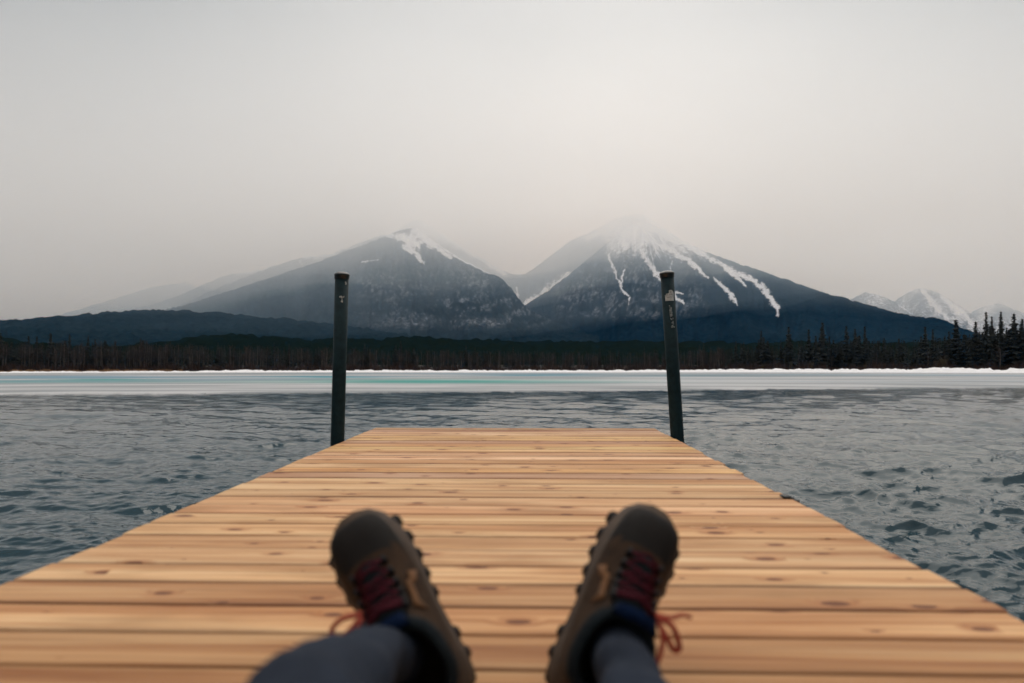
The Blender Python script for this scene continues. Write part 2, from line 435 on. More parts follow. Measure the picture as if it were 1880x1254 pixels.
M['ground'] = simple('forest_floor', (0.022, 0.018, 0.013), 0.95, 0.4, 0.15)
M['leather'] = simple('brown_nubuck_leather', (0.030, 0.0155, 0.0075), 0.8, 0.5, 22, 0.0012, bscale=9.0)
M['toe'] = simple('dark_toe_leather', (0.006, 0.0045, 0.0035), 0.7, 0.35, 28, 0.001, bscale=9.0)
M['ochre'] = simple('ochre_suede_overlay', (0.11, 0.042, 0.008), 0.85, 0.25, 40)
M['rubber'] = simple('black_sole_rubber', (0.008, 0.007, 0.007), 0.6, 0.3, 40)
M['midsole'] = simple('brown_midsole', (0.065, 0.039, 0.022), 0.6, 0.25, 40)
M['collar'] = simple('black_padded_collar', (0.006, 0.009, 0.011), 0.9, 0.3, 60)
M['tongue'] = simple('navy_blue_tongue', (0.001, 0.008, 0.030), 0.85, 0.25, 60)
M['lace'] = simple('dark_red_lace', (0.038, 0.001, 0.006), 0.8, 0.3, 150)
M['lace_bow'] = simple('orange_red_lace', (0.26, 0.030, 0.012), 0.8, 0.3, 150)
M['metal'] = simple('dark_eyelet_metal', (0.012, 0.012, 0.013), 0.5, 0.2, 60)
M['trousers'] = simple('slate_trouser_cloth', (0.022, 0.028, 0.041), 0.9, 0.22, 14, 0.004, bscale=0.9)
M['jacket'] = simple('dark_jacket_cloth', (0.03, 0.032, 0.036), 0.9, 0.2, 20)

for k_, sp_ in (('leather', 0.15), ('toe', 0.15), ('trousers', 0.1), ('collar', 0.1), ('pipe', 0.12), ('rubber', 0.2), ('metal', 0.1), ('lace', 0.15), ('tongue', 0.1)):
    M[k_].node_tree.nodes['Principled BSDF'].inputs['Specular IOR Level'].default_value = sp_

# ------------------------------------------------------------------ lake: water, ice, ground
def angle_columns(n_front, lo=-46, hi=46, n_back=60):
    a = np.linspace(R(lo), R(hi), n_front)
    b = np.linspace(R(hi), R(lo + 360), n_back + 2)[1:-1]
    return np.concatenate([a, b])

ICE_U = np.array([-400, 0, 300, 640, 940, 1250, 1600, 1880, 2300], float)
ICE_V = np.array([726, 725, 724, 722, 719.5, 717, 714, 712, 711], float)
_ice_az = np.arctan2(*bearing(ICE_U)); _ice_r = CAM_H / -tan_el(ICE_U, ICE_V)
def ice_edge(az):
    az = (az + math.pi) % (2 * math.pi) - math.pi
    return np.interp(az, _ice_az, _ice_r)

def build_water():
    az = angle_columns(1150)
    cols = len(az)
    v = np.linspace(1250, 704, 620)
    r = CAM_H * F_PX / (v - HORIZON)
    r = np.concatenate([[0.4, 0.8, 1.2, 1.6], r, [50, 60]])
    A, RR = np.meshgrid(az, r, indexing='ij')
    X = RR * np.sin(A); Y = RR * np.cos(A)
    amp = (0.62 + 0.58 * sstep(-0.5, 3.2, X) * (1 - 0.55 * sstep(4, 14, Y)) + 0.1 * sstep(5, 20, Y)) * (1 - 0.35 * sstep(17, 27, RR))
    amp = amp * (0.75 + 0.5 * fbm(X / 3.1, Y / 3.1, 2, 5))
    Z = np.zeros_like(X); DX = np.zeros_like(X); DY = np.zeros_like(X)
    g = np.random.default_rng(5)
    main = R(252)                                   # waves run towards the camera and to its right
    wx = X + 0.5 * (fbm(X / 2.3, Y / 2.3, 2, 31) - 0.5); wy = Y + 0.5 * (fbm(X / 2.3, Y / 2.3, 2, 32) - 0.5)
    for i in range(96):
        lam = 0.15 * (1.7 / 0.15) ** (g.random() ** 1.25)
        th = main + g.normal(0, 0.46)
        k = 2 * math.pi / lam
        a = 0.0050 * lam ** 0.92 * (0.6 + 0.8 * g.random())
        ph = g.random() * 6.28
        fade = np.clip(1.5 - (RR / (lam * 80)), 0, 1)
        p = k * (wx * math.cos(th) + wy * math.sin(th)) + ph
        aa = a * amp * fade
        Z += aa * np.cos(p); DX -= 0.9 * aa * math.cos(th) * np.sin(p); DY -= 0.9 * aa * math.sin(th) * np.sin(p)
    for i in range(44):                              # capillary ripples riding on the waves
        lam = 0.05 * (0.16 / 0.05) ** g.random(); th = main + g.normal(0, 0.8); k = 2 * math.pi / lam
        p = k * (wx * math.cos(th) + wy * math.sin(th)) + g.random() * 6.28
        Z += 0.0062 * lam * (0.5 + g.random()) * amp * np.clip(1.5 - RR / (lam * 85), 0, 1) * np.cos(p)
    # cresting of the small waves
    rid = 1 - np.abs(2 * fbm(wx * 1.6 + 0.5 * wy, wy * 3.4, 3, 77) - 1)
    Z += 0.016 * amp * (rid ** 5) * np.clip(1.3 - RR / 30, 0.25, 1)
    fine = 1 - np.abs(2 * fbm(wx * 3.6 + 0.9 * wy, wy * 9.0 - 0.8 * wx, 4, 83) - 1)
    Z += 0.0105 * amp * (fine ** 4) * np.clip(1.6 - RR / 14, 0.2, 1)
    calm = np.clip(1.2 - (RR / 34), 0.15, 1)
    P = np.stack([X + DX * calm, Y + DY * calm, Z], -1)
    nv = len(r)
    faces = grid_faces(cols, nv, wrap=True)
    return mesh_np('water', P.reshape(-1, 3), faces[:, ::-1], M['water'])
tag(build_water(), 'dark rippled open lake water on both sides of the dock', kind='structure')

SHORE = 190.0
def build_ice():
    az = np.linspace(R(-60), R(60), 1000)
    e = ice_edge(az)
    e = e + (fbm(az * 120, az * 0, 4, 3) - 0.5) * 1.1 + (fbm(az * 700, az * 0, 3, 9) - 0.5) * 0.35
    t = np.linspace(0, 1, 170)
    inv = (1 / e)[:, None] * (1 - t)[None, :] + (1 / (SHORE + 4)) * t[None, :]
    Rr = 1 / inv
    A = az[:, None] + 0 * Rr
    X = Rr * np.sin(A); Y = Rr * np.cos(A)
    Z = 0.045 + 0 * X
    Z[:, 0] = -0.05; Rr[:, 0] -= 0.01
    ln = np.log(Rr)
    n1 = fbm(A * 3.0 + 5, ln * 16, 4, 41); n2 = fbm(A * 2.2 + 9, ln * 9, 3, 52); n3 = fbm(A * 5 + 2, ln * 30, 3, 63)
    white = np.array([0.50, 0.50, 0.505]); grey = np.array([0.25, 0.27, 0.28]); blue = np.array([0.19, 0.29, 0.36]); teal = np.array([0.06, 0.25, 0.25])
    c = white + (grey - white) * sstep(0.40, 0.60, n1)[..., None] * 0.9
    near = sstep(36, 75, Rr)
    c = c + (blue - c) * (sstep(0.50, 0.72, n2) * near * 0.75)[..., None]
    # melt-water leads seen in the photograph: bearing, row, half width, thickness
    U = A * 0; u, v = to_px(np.stack([X, Y, 0 * X], -1).reshape(-1, 3)); u = u.reshape(A.shape); v = v.reshape(A.shape)
    def lead(u0, v0, hw, hv, col, k, warp=1.2):
        nonlocal c
        w = (fbm(A * 9, ln * 3, 3, int(u0)) - 0.5) * warp * 2
        q = ((u - u0) / hw) ** 2 + ((v + w - v0) / hv) ** 2
        c = c + (np.array(col) - c) * np.minimum(1, k * np.exp(-q))[..., None]
    lead(110, 702, 330, 2.4, (0.07, 0.28, 0.29), 0.72); lead(190, 697.5, 90, 1.3, (0.01, 0.27, 0.24), 1.1); lead(120, 693, 200, 2.2, (0.10, 0.25, 0.34), 0.85)
    lead(600, 692.5, 110, 1.8, (0.02, 0.24, 0.30), 1.1); lead(800, 701.5, 260, 3.8, (0.03, 0.30, 0.26), 1.1); lead(980, 689.5, 120, 1.8, (0.03, 0.22, 0.30), 1.1)
    lead(780, 686.5, 260, 1.0, blue, 0.6); lead(1290, 690.5, 190, 1.7, (0.11, 0.22, 0.26), 0.9); lead(1480, 691, 220, 1.2, (0.20, 0.25, 0.27), 0.8)
    lead(1050, 703, 160, 1.3, (0.08, 0.25, 0.25), 0.7); lead(1650, 697, 300, 1.2, grey, 0.7); lead(1500, 705, 340, 1.6, grey, 0.7); lead(250, 712, 300, 2.4, grey, 0.6)
    lead(500, 717, 330, 1.4, white * 1.12, 0.8, 0.4); lead(1450, 699, 420, 1.1, white * 1.1, 0.7); lead(900, 709, 300, 1.5, white * 1.1, 0.7)
    c = c * (0.94 + 0.12 * n3)[..., None]
    P = np.stack([X, Y, Z], -1)
    return mesh_np('ice', P.reshape(-1, 3), grid_faces(len(az), len(t))[:, ::-1], M['ice'], attrs={'tint': c.reshape(-1, 3)})
tag(build_ice(), 'pale lake ice with turquoise melt streaks before the far shore', kind='structure')

def build_ground():
    az = angle_columns(300, -60, 60, 40)
    r = np.concatenate([[0.5, 30, 100, 150, 180], np.linspace(186, 330, 50), np.geomspace(350, 14000, 34)])
    A, RR = np.meshgrid(az, r, indexing='ij')
    z = np.interp(RR, [0, 180, SHORE, SHORE + 6, 240, 330, 700, 14000], [-2.5, -1.5, -0.3, 0.55, 1.3, 2.5, 6, 12])
    z = z + (fbm(A * 60, RR / 9, 3, 8) - 0.5) * 0.5 * sstep(SHORE, SHORE + 10, RR)
    return mesh_np('ground', np.stack([RR * np.sin(A), RR * np.cos(A), z], -1).reshape(-1, 3), grid_faces(len(az), len(r), True)[:, ::-1], M['ground'])
tag(build_ground(), 'dark forest floor rising behind the far shore', kind='structure')

def build_snow_bank():
    az = np.linspace(R(-60), R(60), 1800)
    u = W_PX / 2 + F_PX * np.tan(az + YAW)
    h = np.interp(u, [0, 330, 420, 1200, 1400, 1880], [0.42, 0.45, 0.68, 0.70, 0.95, 1.05])
    bump = fbm(az * 260, az * 0, 3, 15); big = fbm(az * 70, az * 0, 2, 16)
    top = h * (0.55 + 0.55 * bump + 0.45 * big) * np.interp(u, [0, 1300, 1900], [0.8, 0.85, 1.0])
    gap = sstep(0.22, 0.5, fbm(az * 90, az * 0, 3, 19))
    top = top * (0.62 + 0.38 * gap)
    prof = [(-1.0, -0.1), (-0.6, 0.10), (0.0, 0.30), (1.0, 0.62), (2.0, 0.95), (2.6, 1.0), (3.6, 0.8), (5.0, 0.4), (6.5, -0.2)]
    P = []
    for dr, k in prof:
        rr = SHORE + dr
        z = np.where(k > 0, 0.045 + k * top, -0.3) if k > 0 else np.full_like(az, -0.05)
        P.append(np.stack([rr * np.sin(az), rr * np.cos(az), z], -1))
    P = np.stack(P, 1)
    return mesh_np('snow_bank', P.reshape(-1, 3), grid_faces(len(az), len(prof))[:, ::-1], M['snow'])
tag(build_snow_bank(), 'low bumpy bank of white snow along the far shore', kind='structure')

# ------------------------------------------------------------------ mountains
def seg_dist(u, v, pts):
    """distance to a polyline whose points carry their own half width; returns distance / half width"""
    best = np.full(u.shape, 99.0)
    for (x0, y0, w0), (x1, y1, w1) in zip(pts[:-1], pts[1:]):
        dx, dy = x1 - x0, y1 - y0
        t = np.clip(((u - x0) * dx + (v - y0) * dy) / (dx * dx + dy * dy + 1e-9), 0, 1)
        d = np.hypot(u - x0 - t * dx, v - y0 - t * dy) / (w0 + t * (w1 - w0))
        best = np.minimum(best, d)
    return best

def mountain(name, ridge, dist, base, mat, label, snow_lines=(), snow_fn=None, z0=0.0, p=1.25, nf=110, nb=14, du=1.2, rough=0.02, tree=0.0, seed=0, back=1.5):
    """a mountain whose ridge bearings and elevations are read off the photograph, built as full-depth terrain"""
    ru = np.array([q[0] for q in ridge], float); rv = np.array([q[1] for q in ridge], float)
    u = np.arange(ru[0], ru[-1] + du, du)
    v = np.interp(u, ru, rv)
    kk = 5
    v = np.convolve(np.pad(v, kk, 'edge'), np.ones(2 * kk + 1) / (2 * kk + 1), 'valid')
    hx, hy = bearing(u)
    Rd = np.interp(u, [q[0] for q in dist], [q[1] for q in dist]); R0 = np.interp(u, [q[0] for q in base], [q[1] for q in base])
    top = Rd * tan_el(u, v) + CAM_H
    t = np.concatenate([np.linspace(0, 1, nf), 1 + np.linspace(0, 1, nb + 1)[1:]])
    T = t[None, :]
    fr = np.minimum(T, 1)
    D = np.where(T <= 1, R0[:, None] + (Rd - R0)[:, None] * fr, Rd[:, None] + (T - 1) * (Rd - R0)[:, None] * 0.8)
    X = D * hx[:, None]; Y = D * hy[:, None]
    H = z0 + (top - z0)[:, None] * fr ** p
    H = np.where(T > 1, z0 + (top - z0)[:, None] * (1 - (T - 1) ** 1.0 * 1.02), H)
    # spurs and gullies, dying out towards ridge and foot
    sp = fbm(u[:, None] / 46.0 + 0.25 * fbm(u[:, None] / 60 + 0 * T, D / 700, 2, seed + 9), D / 1500, 4, seed) - 0.5
    H = H + sp * (top - z0).clip(5)[:, None] * rough * 10 * (np.sin(np.pi * np.clip(T, 0, 1)) ** 0.8)
    H = H + (fbm(X / 60, Y / 60, 3, seed + 2) - 0.5) * rough * 220 * np.clip(fr * 3, 0, 1) * np.clip((1 - fr) * 6, 0.12, 1)
    cell = tree * 1.4
    H = H + tree * ((vnoise(X / cell, Y / cell, seed + 3) - 0.4) + 0.8 * (vnoise(X / (cell * 3.1), Y / (cell * 3.1), seed + 4) - 0.5)) * np.clip(fr * 6, 0, 1)
    P = np.stack([X, Y, H], -1)
    sn = np.zeros(X.shape)
    pu, pv = to_px(P.reshape(-1, 3)); pu = pu.reshape(X.shape); pv = pv.reshape(X.shape)
    for pts in snow_lines:
        pts = [(a_, b_, c_ * 0.82) for a_, b_, c_ in pts]
        w = (fbm(pu / 5, pv / 5, 3, seed + 5) - 0.5) * 1.5
        d = seg_dist(pu + 6 * (fbm(pu / 10, pv / 10, 2, seed + 6) - 0.5) + 4 * (fbm(pu / 3.2, pv / 3.6, 2, seed + 7) - 0.5), pv, pts)
        sn = np.maximum(sn, 0.88 * sstep(2.9, 0.0, d + 1.5 * w))
    du_ = np.zeros(X.shape)
    if snow_fn is not None:
        s_, du_ = snow_fn(pu, pv, fr)
        sn = np.maximum(sn, s_)
    o = mesh_np(name, P.reshape(-1, 3), grid_faces(len(u), len(t))[:, ::-1], mat, attrs={'snow': sn.ravel(), 'dusting': du_.ravel()})
    return tag(o, label, kind='structure')

def pts(*a): return [tuple(x) if len(x) == 3 else (x[0], x[1], 2.5) for x in a]
chutes_right = [
    pts((1165, 418, 12), (1172, 440, 13), (1178, 460, 6), (1193, 486, 4), (1210, 509, 4), (1240, 545, 3), (1256, 557, 2)),
    pts((1117, 468, 2.4), (1124, 486, 1.5), (1133, 509, 1.6), (1142, 529, 2), (1147, 538, 1.5), (1155, 545, 1.6), (1154, 559, 1.0)),
    pts((1147, 495, 1.2), (1142, 517, 2)),
    pts((1310, 509, 1.5), (1325, 524, 3), (1339, 536, 4), (1348, 552, 3), (1354, 560, 1.5)),
    pts((1260, 452, 4), (1293, 469, 4), (1325, 486, 4), (1356, 503, 5), (1379, 512, 4), (1400, 529, 5), (1414, 546, 5), (1425, 564, 4.5), (1428, 579, 2.5)),
    pts((1325, 486, 3), (1348, 506, 3.5), (1371, 526, 1.5)),
    pts((1190, 440, 8), (1227, 457, 6), (1264, 478, 5), (1285, 497, 4), (1299, 510, 2)),
    pts((1150, 432, 8), (1146, 455, 8)), 
    pts((1165, 412, 6), (1215, 428, 8), (1262, 448, 7), (1295, 466, 3)),
    pts((1240, 535, 1.4), (1256, 540, 1.5)), 
    
    pts((1196, 462, 1), (1202, 500, 0.8)), pts((1232, 470, 1), (1232, 495, 0.8)),
]
def scatter_right(u, v, fr):
    n = fbm(u / 3.6 + v / 9, v / 7, 4, 91)
    cl = sstep(0.36, 0.62, fbm(u / 20, v / 9, 3, 17))
    low = sstep(594, 566, v) * sstep(455, 500, v) * (sstep(1000, 1050, u) * sstep(1330, 1230, u))
    streak = fbm((u - 1165) / (1.2 + np.clip(v - 400, 5, 120) * 0.022), v / 22, 4, 92)
    hi = sstep(528, 412, v) * sstep(1080, 1125, u - (v - 440) * 0.1) * sstep(1352, 1265, u - (v - 440) * 0.3)
    return hi * (0.42 + 0.85 * streak), np.maximum(low * cl * sstep(0.36, 0.70, n) * 0.75, hi * 0.8)
chutes_left = [
    pts((712, 432, 4), (730, 434, 7), (750, 440, 9), (765, 447, 10)), pts((742, 450, 5), (756, 460, 5), (767, 470, 4.5), (774, 480, 3), (779, 486, 1.5)),
    pts((762, 425, 8), (785, 443, 7), (808, 458, 5), (830, 474, 2.5)), pts((768, 421, 4), (800, 444, 4), (850, 478, 3), (900, 502, 1.5)),
    pts((664, 481, 1.4), (680, 479, 1.3), (694, 477, 1.0)),
    
]
def scatter_left(u, v, fr):
    n = fbm(u / 4, v / 5, 4, 97)
    cl = sstep(0.38, 0.66, fbm(u / 24, v / 8, 3, 18))
    return 0 * v, sstep(610, 590, v) * sstep(470, 520, v) * sstep(630, 690, u) * cl * sstep(0.38, 0.72, n) * 0.55 + 0.28 * sstep(590, 450, v) * sstep(0.4, 0.7, n) + 0.75 * n * (np.exp(-((u - 735) / 62) ** 2 - ((v - 591) / 10) ** 2) + np.exp(-((u - 890) / 40) ** 2 - ((v - 592) / 7) ** 2))
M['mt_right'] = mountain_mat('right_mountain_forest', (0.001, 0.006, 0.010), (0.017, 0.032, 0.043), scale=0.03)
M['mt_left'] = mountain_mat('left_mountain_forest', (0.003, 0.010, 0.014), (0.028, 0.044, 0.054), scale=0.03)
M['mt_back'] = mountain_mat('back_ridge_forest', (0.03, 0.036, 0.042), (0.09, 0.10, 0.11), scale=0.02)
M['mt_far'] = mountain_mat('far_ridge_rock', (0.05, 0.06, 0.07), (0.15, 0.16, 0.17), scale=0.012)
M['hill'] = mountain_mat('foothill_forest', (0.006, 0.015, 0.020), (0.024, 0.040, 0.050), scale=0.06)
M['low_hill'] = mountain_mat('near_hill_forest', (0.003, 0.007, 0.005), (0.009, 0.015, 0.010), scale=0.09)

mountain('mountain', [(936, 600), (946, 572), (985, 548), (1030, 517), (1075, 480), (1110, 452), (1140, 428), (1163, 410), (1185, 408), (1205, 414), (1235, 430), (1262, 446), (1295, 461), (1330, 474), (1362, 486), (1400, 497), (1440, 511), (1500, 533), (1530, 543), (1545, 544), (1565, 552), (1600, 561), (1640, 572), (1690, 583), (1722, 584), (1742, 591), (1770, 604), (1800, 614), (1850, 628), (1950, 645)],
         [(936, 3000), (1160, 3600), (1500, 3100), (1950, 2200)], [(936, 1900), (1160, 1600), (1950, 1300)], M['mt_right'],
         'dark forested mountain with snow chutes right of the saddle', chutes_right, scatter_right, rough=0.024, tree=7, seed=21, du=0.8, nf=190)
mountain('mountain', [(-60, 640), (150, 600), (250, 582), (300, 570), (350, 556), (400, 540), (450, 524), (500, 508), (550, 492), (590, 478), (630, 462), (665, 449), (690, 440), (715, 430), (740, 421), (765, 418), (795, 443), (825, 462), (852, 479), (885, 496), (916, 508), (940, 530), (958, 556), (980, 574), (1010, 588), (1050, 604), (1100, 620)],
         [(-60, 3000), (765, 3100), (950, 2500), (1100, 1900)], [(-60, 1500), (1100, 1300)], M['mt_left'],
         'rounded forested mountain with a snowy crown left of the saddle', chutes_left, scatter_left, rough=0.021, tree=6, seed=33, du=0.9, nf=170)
def snow_back(u, v, fr): return sstep(470, 425, v) * (0.35 + 0.5 * fbm(u / 14, v / 8, 3, 5)) + 0.1, 0.3 * fbm(u / 6, v / 8, 3, 6)
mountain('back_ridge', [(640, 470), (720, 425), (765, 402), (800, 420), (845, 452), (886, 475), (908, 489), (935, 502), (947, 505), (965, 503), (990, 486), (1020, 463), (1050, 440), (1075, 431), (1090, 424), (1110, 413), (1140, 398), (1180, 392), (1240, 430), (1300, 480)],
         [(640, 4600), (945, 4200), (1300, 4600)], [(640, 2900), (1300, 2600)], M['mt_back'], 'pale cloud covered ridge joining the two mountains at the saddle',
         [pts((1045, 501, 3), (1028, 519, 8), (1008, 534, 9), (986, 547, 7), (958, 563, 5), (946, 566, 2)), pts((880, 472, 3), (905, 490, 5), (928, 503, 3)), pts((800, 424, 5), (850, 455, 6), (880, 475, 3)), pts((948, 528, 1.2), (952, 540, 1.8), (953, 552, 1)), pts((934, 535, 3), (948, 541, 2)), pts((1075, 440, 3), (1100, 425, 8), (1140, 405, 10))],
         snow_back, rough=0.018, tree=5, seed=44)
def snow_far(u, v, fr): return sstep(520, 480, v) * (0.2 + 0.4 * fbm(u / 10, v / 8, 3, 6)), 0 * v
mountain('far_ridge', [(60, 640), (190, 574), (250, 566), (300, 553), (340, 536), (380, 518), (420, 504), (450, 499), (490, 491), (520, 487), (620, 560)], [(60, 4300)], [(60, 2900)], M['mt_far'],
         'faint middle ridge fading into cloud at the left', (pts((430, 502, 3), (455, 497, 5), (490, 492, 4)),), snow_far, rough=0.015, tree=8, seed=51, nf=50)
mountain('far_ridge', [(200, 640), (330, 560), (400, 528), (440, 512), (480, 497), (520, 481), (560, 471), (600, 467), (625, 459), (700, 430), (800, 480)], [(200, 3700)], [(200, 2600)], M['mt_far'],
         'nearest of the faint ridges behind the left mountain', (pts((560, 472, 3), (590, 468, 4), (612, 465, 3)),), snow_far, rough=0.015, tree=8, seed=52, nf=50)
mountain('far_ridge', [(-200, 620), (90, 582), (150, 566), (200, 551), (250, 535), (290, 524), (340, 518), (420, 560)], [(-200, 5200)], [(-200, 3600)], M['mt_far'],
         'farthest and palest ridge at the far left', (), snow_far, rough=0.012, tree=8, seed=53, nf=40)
def snow_fr(u, v, fr): return 0.22 + 0.50 * fbm(u / 16 + v / 22, v / 50, 4, 8), 0 * v + 0.3
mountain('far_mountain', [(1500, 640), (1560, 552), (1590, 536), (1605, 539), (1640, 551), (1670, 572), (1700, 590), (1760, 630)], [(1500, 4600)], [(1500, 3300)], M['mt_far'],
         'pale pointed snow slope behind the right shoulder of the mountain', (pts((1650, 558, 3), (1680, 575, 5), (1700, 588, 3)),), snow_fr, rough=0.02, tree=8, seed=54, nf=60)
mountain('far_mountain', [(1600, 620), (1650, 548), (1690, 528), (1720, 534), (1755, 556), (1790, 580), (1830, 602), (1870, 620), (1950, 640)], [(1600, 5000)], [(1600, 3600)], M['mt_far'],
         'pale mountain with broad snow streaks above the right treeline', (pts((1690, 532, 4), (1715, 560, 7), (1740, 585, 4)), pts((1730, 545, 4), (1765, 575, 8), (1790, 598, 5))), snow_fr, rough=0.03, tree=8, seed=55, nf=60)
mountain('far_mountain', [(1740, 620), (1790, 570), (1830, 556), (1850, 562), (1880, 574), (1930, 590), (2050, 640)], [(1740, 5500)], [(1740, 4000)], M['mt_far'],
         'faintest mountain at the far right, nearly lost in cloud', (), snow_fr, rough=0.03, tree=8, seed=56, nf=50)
mountain('hill', [(-260, 600), (-100, 594), (0, 588), (50, 585), (100, 580), (150, 577), (200, 574), (250, 571), (290, 569), (340, 571), (400, 575), (470, 581), (540, 588), (620, 598), (720, 610), (830, 628)], [(-260, 1500), (290, 1700), (830, 1500)], [(-260, 800), (830, 900)], M['hill'],
         'dark wooded foothill below the ridges on the left', (), None, rough=0.014, tree=7, seed=61, nf=90, du=0.7)
mountain('low_hill', [(-300, 618), (-100, 616), (0, 619), (60, 632), (150, 640), (240, 634), (300, 628), (360, 622), (400, 618), (440, 615), (490, 619), (560, 624), (640, 626), (700, 622), (760, 621), (830, 625), (940, 627), (1050, 629), (1150, 628), (1250, 632), (1350, 630), (1450, 628), (1600, 632), (1800, 628), (2150, 620)], [(-300, 620), (2150, 680)], [(-300, 330), (2150, 330)], M['low_hill'],
         'low dark wooded rise just behind the shoreline trees', (), None, rough=0.02, tree=4.5, seed=62, nf=50, du=0.8)

# ------------------------------------------------------------------ trees on the far shore
def spruce_crown(h, w, seed, whorls=22, per=9, bare=0.08):
    g = random.Random(seed); vs, fs = [], []
    for k in range(whorls):
        t = k / (whorls - 1); z = h * (bare + (0.985 - bare) * t)
        rad = w * (1 - t) ** 0.85 * (0.65 + 0.35 * math.sin(k * 2.4 + seed) + 0.25 * g.random()) + 0.10
        for j in range(per if t < 0.85 else 5):
            a = g.random() * 6.283; r = rad * (0.55 + 0.65 * g.random()); dz = -r * (0.25 + 0.35 * g.random())
            hw = 0.10 * r + 0.16 + 0.1 * g.random()
            ca, sa = math.cos(a), math.sin(a); b = len(vs)
            vs += [(0, 0, z + 0.25), (ca * r * 0.6 - sa * hw, sa * r * 0.6 + ca * hw, z + dz * 0.5), (ca * r, sa * r, z + dz), (ca * r * 0.6 + sa * hw, sa * r * 0.6 - ca * hw, z + dz * 0.5), (ca * r * 0.55, sa * r * 0.55, z + dz * 0.5 - 0.35)]
            fs += [[b, b + 1, b + 2], [b, b + 2, b + 3], [b + 1, b + 4, b + 2]]
    b = len(vs); vs += [(0.07, 0, h * 0.95), (-0.05, 0.06, h * 0.95), (-0.05, -0.06, h * 0.95), (0, 0, h * 1.02)]
    fs += [[b, b + 1, b + 3], [b + 1, b + 2, b + 3], [b + 2, b, b + 3]]
    return vs, fs
def trunk(h, r, mb=None):
    mb = mb or MB(); mb.tube([(0, 0, -0.6), (0.03, 0.02, h * 0.4), (0, 0, h)], [r, r * 0.7, r * 0.15], 6); return mb
def bare_tree(h, seed, lean=0.25):
    g = random.Random(seed); tr, tw = MB(), MB()
    x, y = g.uniform(-lean, lean), g.uniform(-lean, lean)
    tr.tube([(0, 0, -0.5), (x * 0.3, y * 0.3, h * 0.35), (x, y, h * 0.7), (x * 1.2, y * 1.2, h)], [0.15, 0.115, 0.065, 0.015], 5)
    for i in range(26):
        t = 0.28 + 0.68 * g.random(); z = h * t; a = g.random() * 6.283; l = h * (0.24 * (1.1 - t) + 0.06) * (0.7 + 0.6 * g.random())
        p0 = (x * t, y * t, z); p1 = (x * t + math.cos(a) * l * 0.45, y * t + math.sin(a) * l * 0.45, z + l * 0.55); p2 = (p1[0] + math.cos(a) * l * 0.2, p1[1] + math.sin(a) * l * 0.2, p1[2] + l * 0.6)
        tw.tube([p0, p1, p2], [0.045, 0.03, 0.012], 3)
        for q in range(3):
            b = a + g.uniform(-1.2, 1.2); ll = l * 0.5; s = p1 if q < 2 else p2
            tw.tube([s, (s[0] + math.cos(b) * ll * 0.5, s[1] + math.sin(b) * ll * 0.5, s[2] + ll * 0.7)], [0.025, 0.010], 3)
    return tr, tw

def ground_z(r): return float(np.interp(r, [SHORE, SHORE + 6, 240, 330, 700], [-0.3, 0.55, 1.3, 2.5, 6]))
spruce_data = []
for s in range(6):
    h, w = 10.0, [1.25, 1.5, 1.05, 1.75, 1.3, 1.15][s]
    vs, fs = spruce_crown(h, w, 100 + s, whorls=24, per=10)
    cr = mesh_np('crown', vs, fs, M['spruce'], smooth=False).data
    tk = trunk(h * 0.97, 0.15).build('trunk', M['bark']).data
    spruce_data.append((cr, tk))
aspen_data = []
for s in range(6):
    a, b = bare_tree(9.0, 200 + s)
    aspen_data.append((b.build('crown', M['twig']).data, a.build('trunk', M['aspen']).data))
for o in [o for o in scene.objects if o.name.split('.')[0] in ('crown', 'trunk')]:
    bpy.data.objects.remove(o)

def plant(name, data, u, r, h, href, label, cat, group=None, wide=1.0):
    x, y = at_px(u, r)
    e = bpy.data.objects.new(name, None); e.empty_display_size = 0.5
    e.location = (x, y, ground_z(r)); e.rotation_euler = (0, 0, random.random() * 6.28)
    s = h / href; e.scale = (s * wide, s * wide, s)
    link(e); tag(e, label, cat, group)
    for nm, d in (('crown', data[0]), ('trunk', data[1])):
        link(bpy.data.objects.new(nm, d), e)
    return e

def tree_h(v_top, r):                                   # height that reaches a photo row at this distance
    return (HORIZON - v_top) / F_PX * r + CAM_H - ground_z(r)

# spires one can tell apart
tall = [
    (1398, 612, 1.0, 'leftmost of the tall dark spires right of the right post'),
    (1449, 606, 1.05, 'slim dark spruce spire second from the left of the tall ones on the right'),
    (1486, 611, 1.0, 'dark spruce spire just left of the tallest spire before the mountain'),
    (1511, 600, 1.15, 'tallest dark spruce spire standing against the blue mountain slope'),
    (1555, 607, 1.05, 'dark spruce spire just right of the tallest one against the mountain'),
    (1571, 612, 0.9, 'thin dark spruce close beside the spire right of the tallest one'),
    (1589, 608, 0.8, 'very thin spruce spike standing alone against the lower mountain slope'),
    (1700, 611, 0.85, 'thin spruce tip alone below the far snowy mountain'),
    (1757, 602, 1.45, 'broad dark spruce standing left of the spires that break the skyline'),
    (1793, 606, 1.2, 'dark spruce at the foot of the mountain shoulder on the right skyline'),
    (1813, 592, 0.85, 'ragged thin spruce spire breaking the skyline, first of the skyline group'),
    (1823, 599, 0.7, 'shorter thin spruce between the two tall skyline spires on the right'),
    (1840, 592, 0.95, 'sharp pointed spruce spire breaking the skyline near the right edge'),
    (1864, 596, 1.15, 'bushy topped spruce breaking the skyline close to the right edge'),
    (1879, 604, 1.0, 'spruce cut by the right edge of the picture'),
]
for i, (u, v, wd, lab) in enumerate(tall):
    r = 212 + 5 * random.random()
    plant('spruce_tree', spruce_data[(i * 5 + 2) % 6], u, r, tree_h(v, r), 10.0, lab, 'spruce tree', 'tall spruce spires on the right shore', wd * 1.3)
G_S, L_S = 'dark spruces massed along the far shore', 'dark spruce in the dense mass of trees behind the snowy far shore'
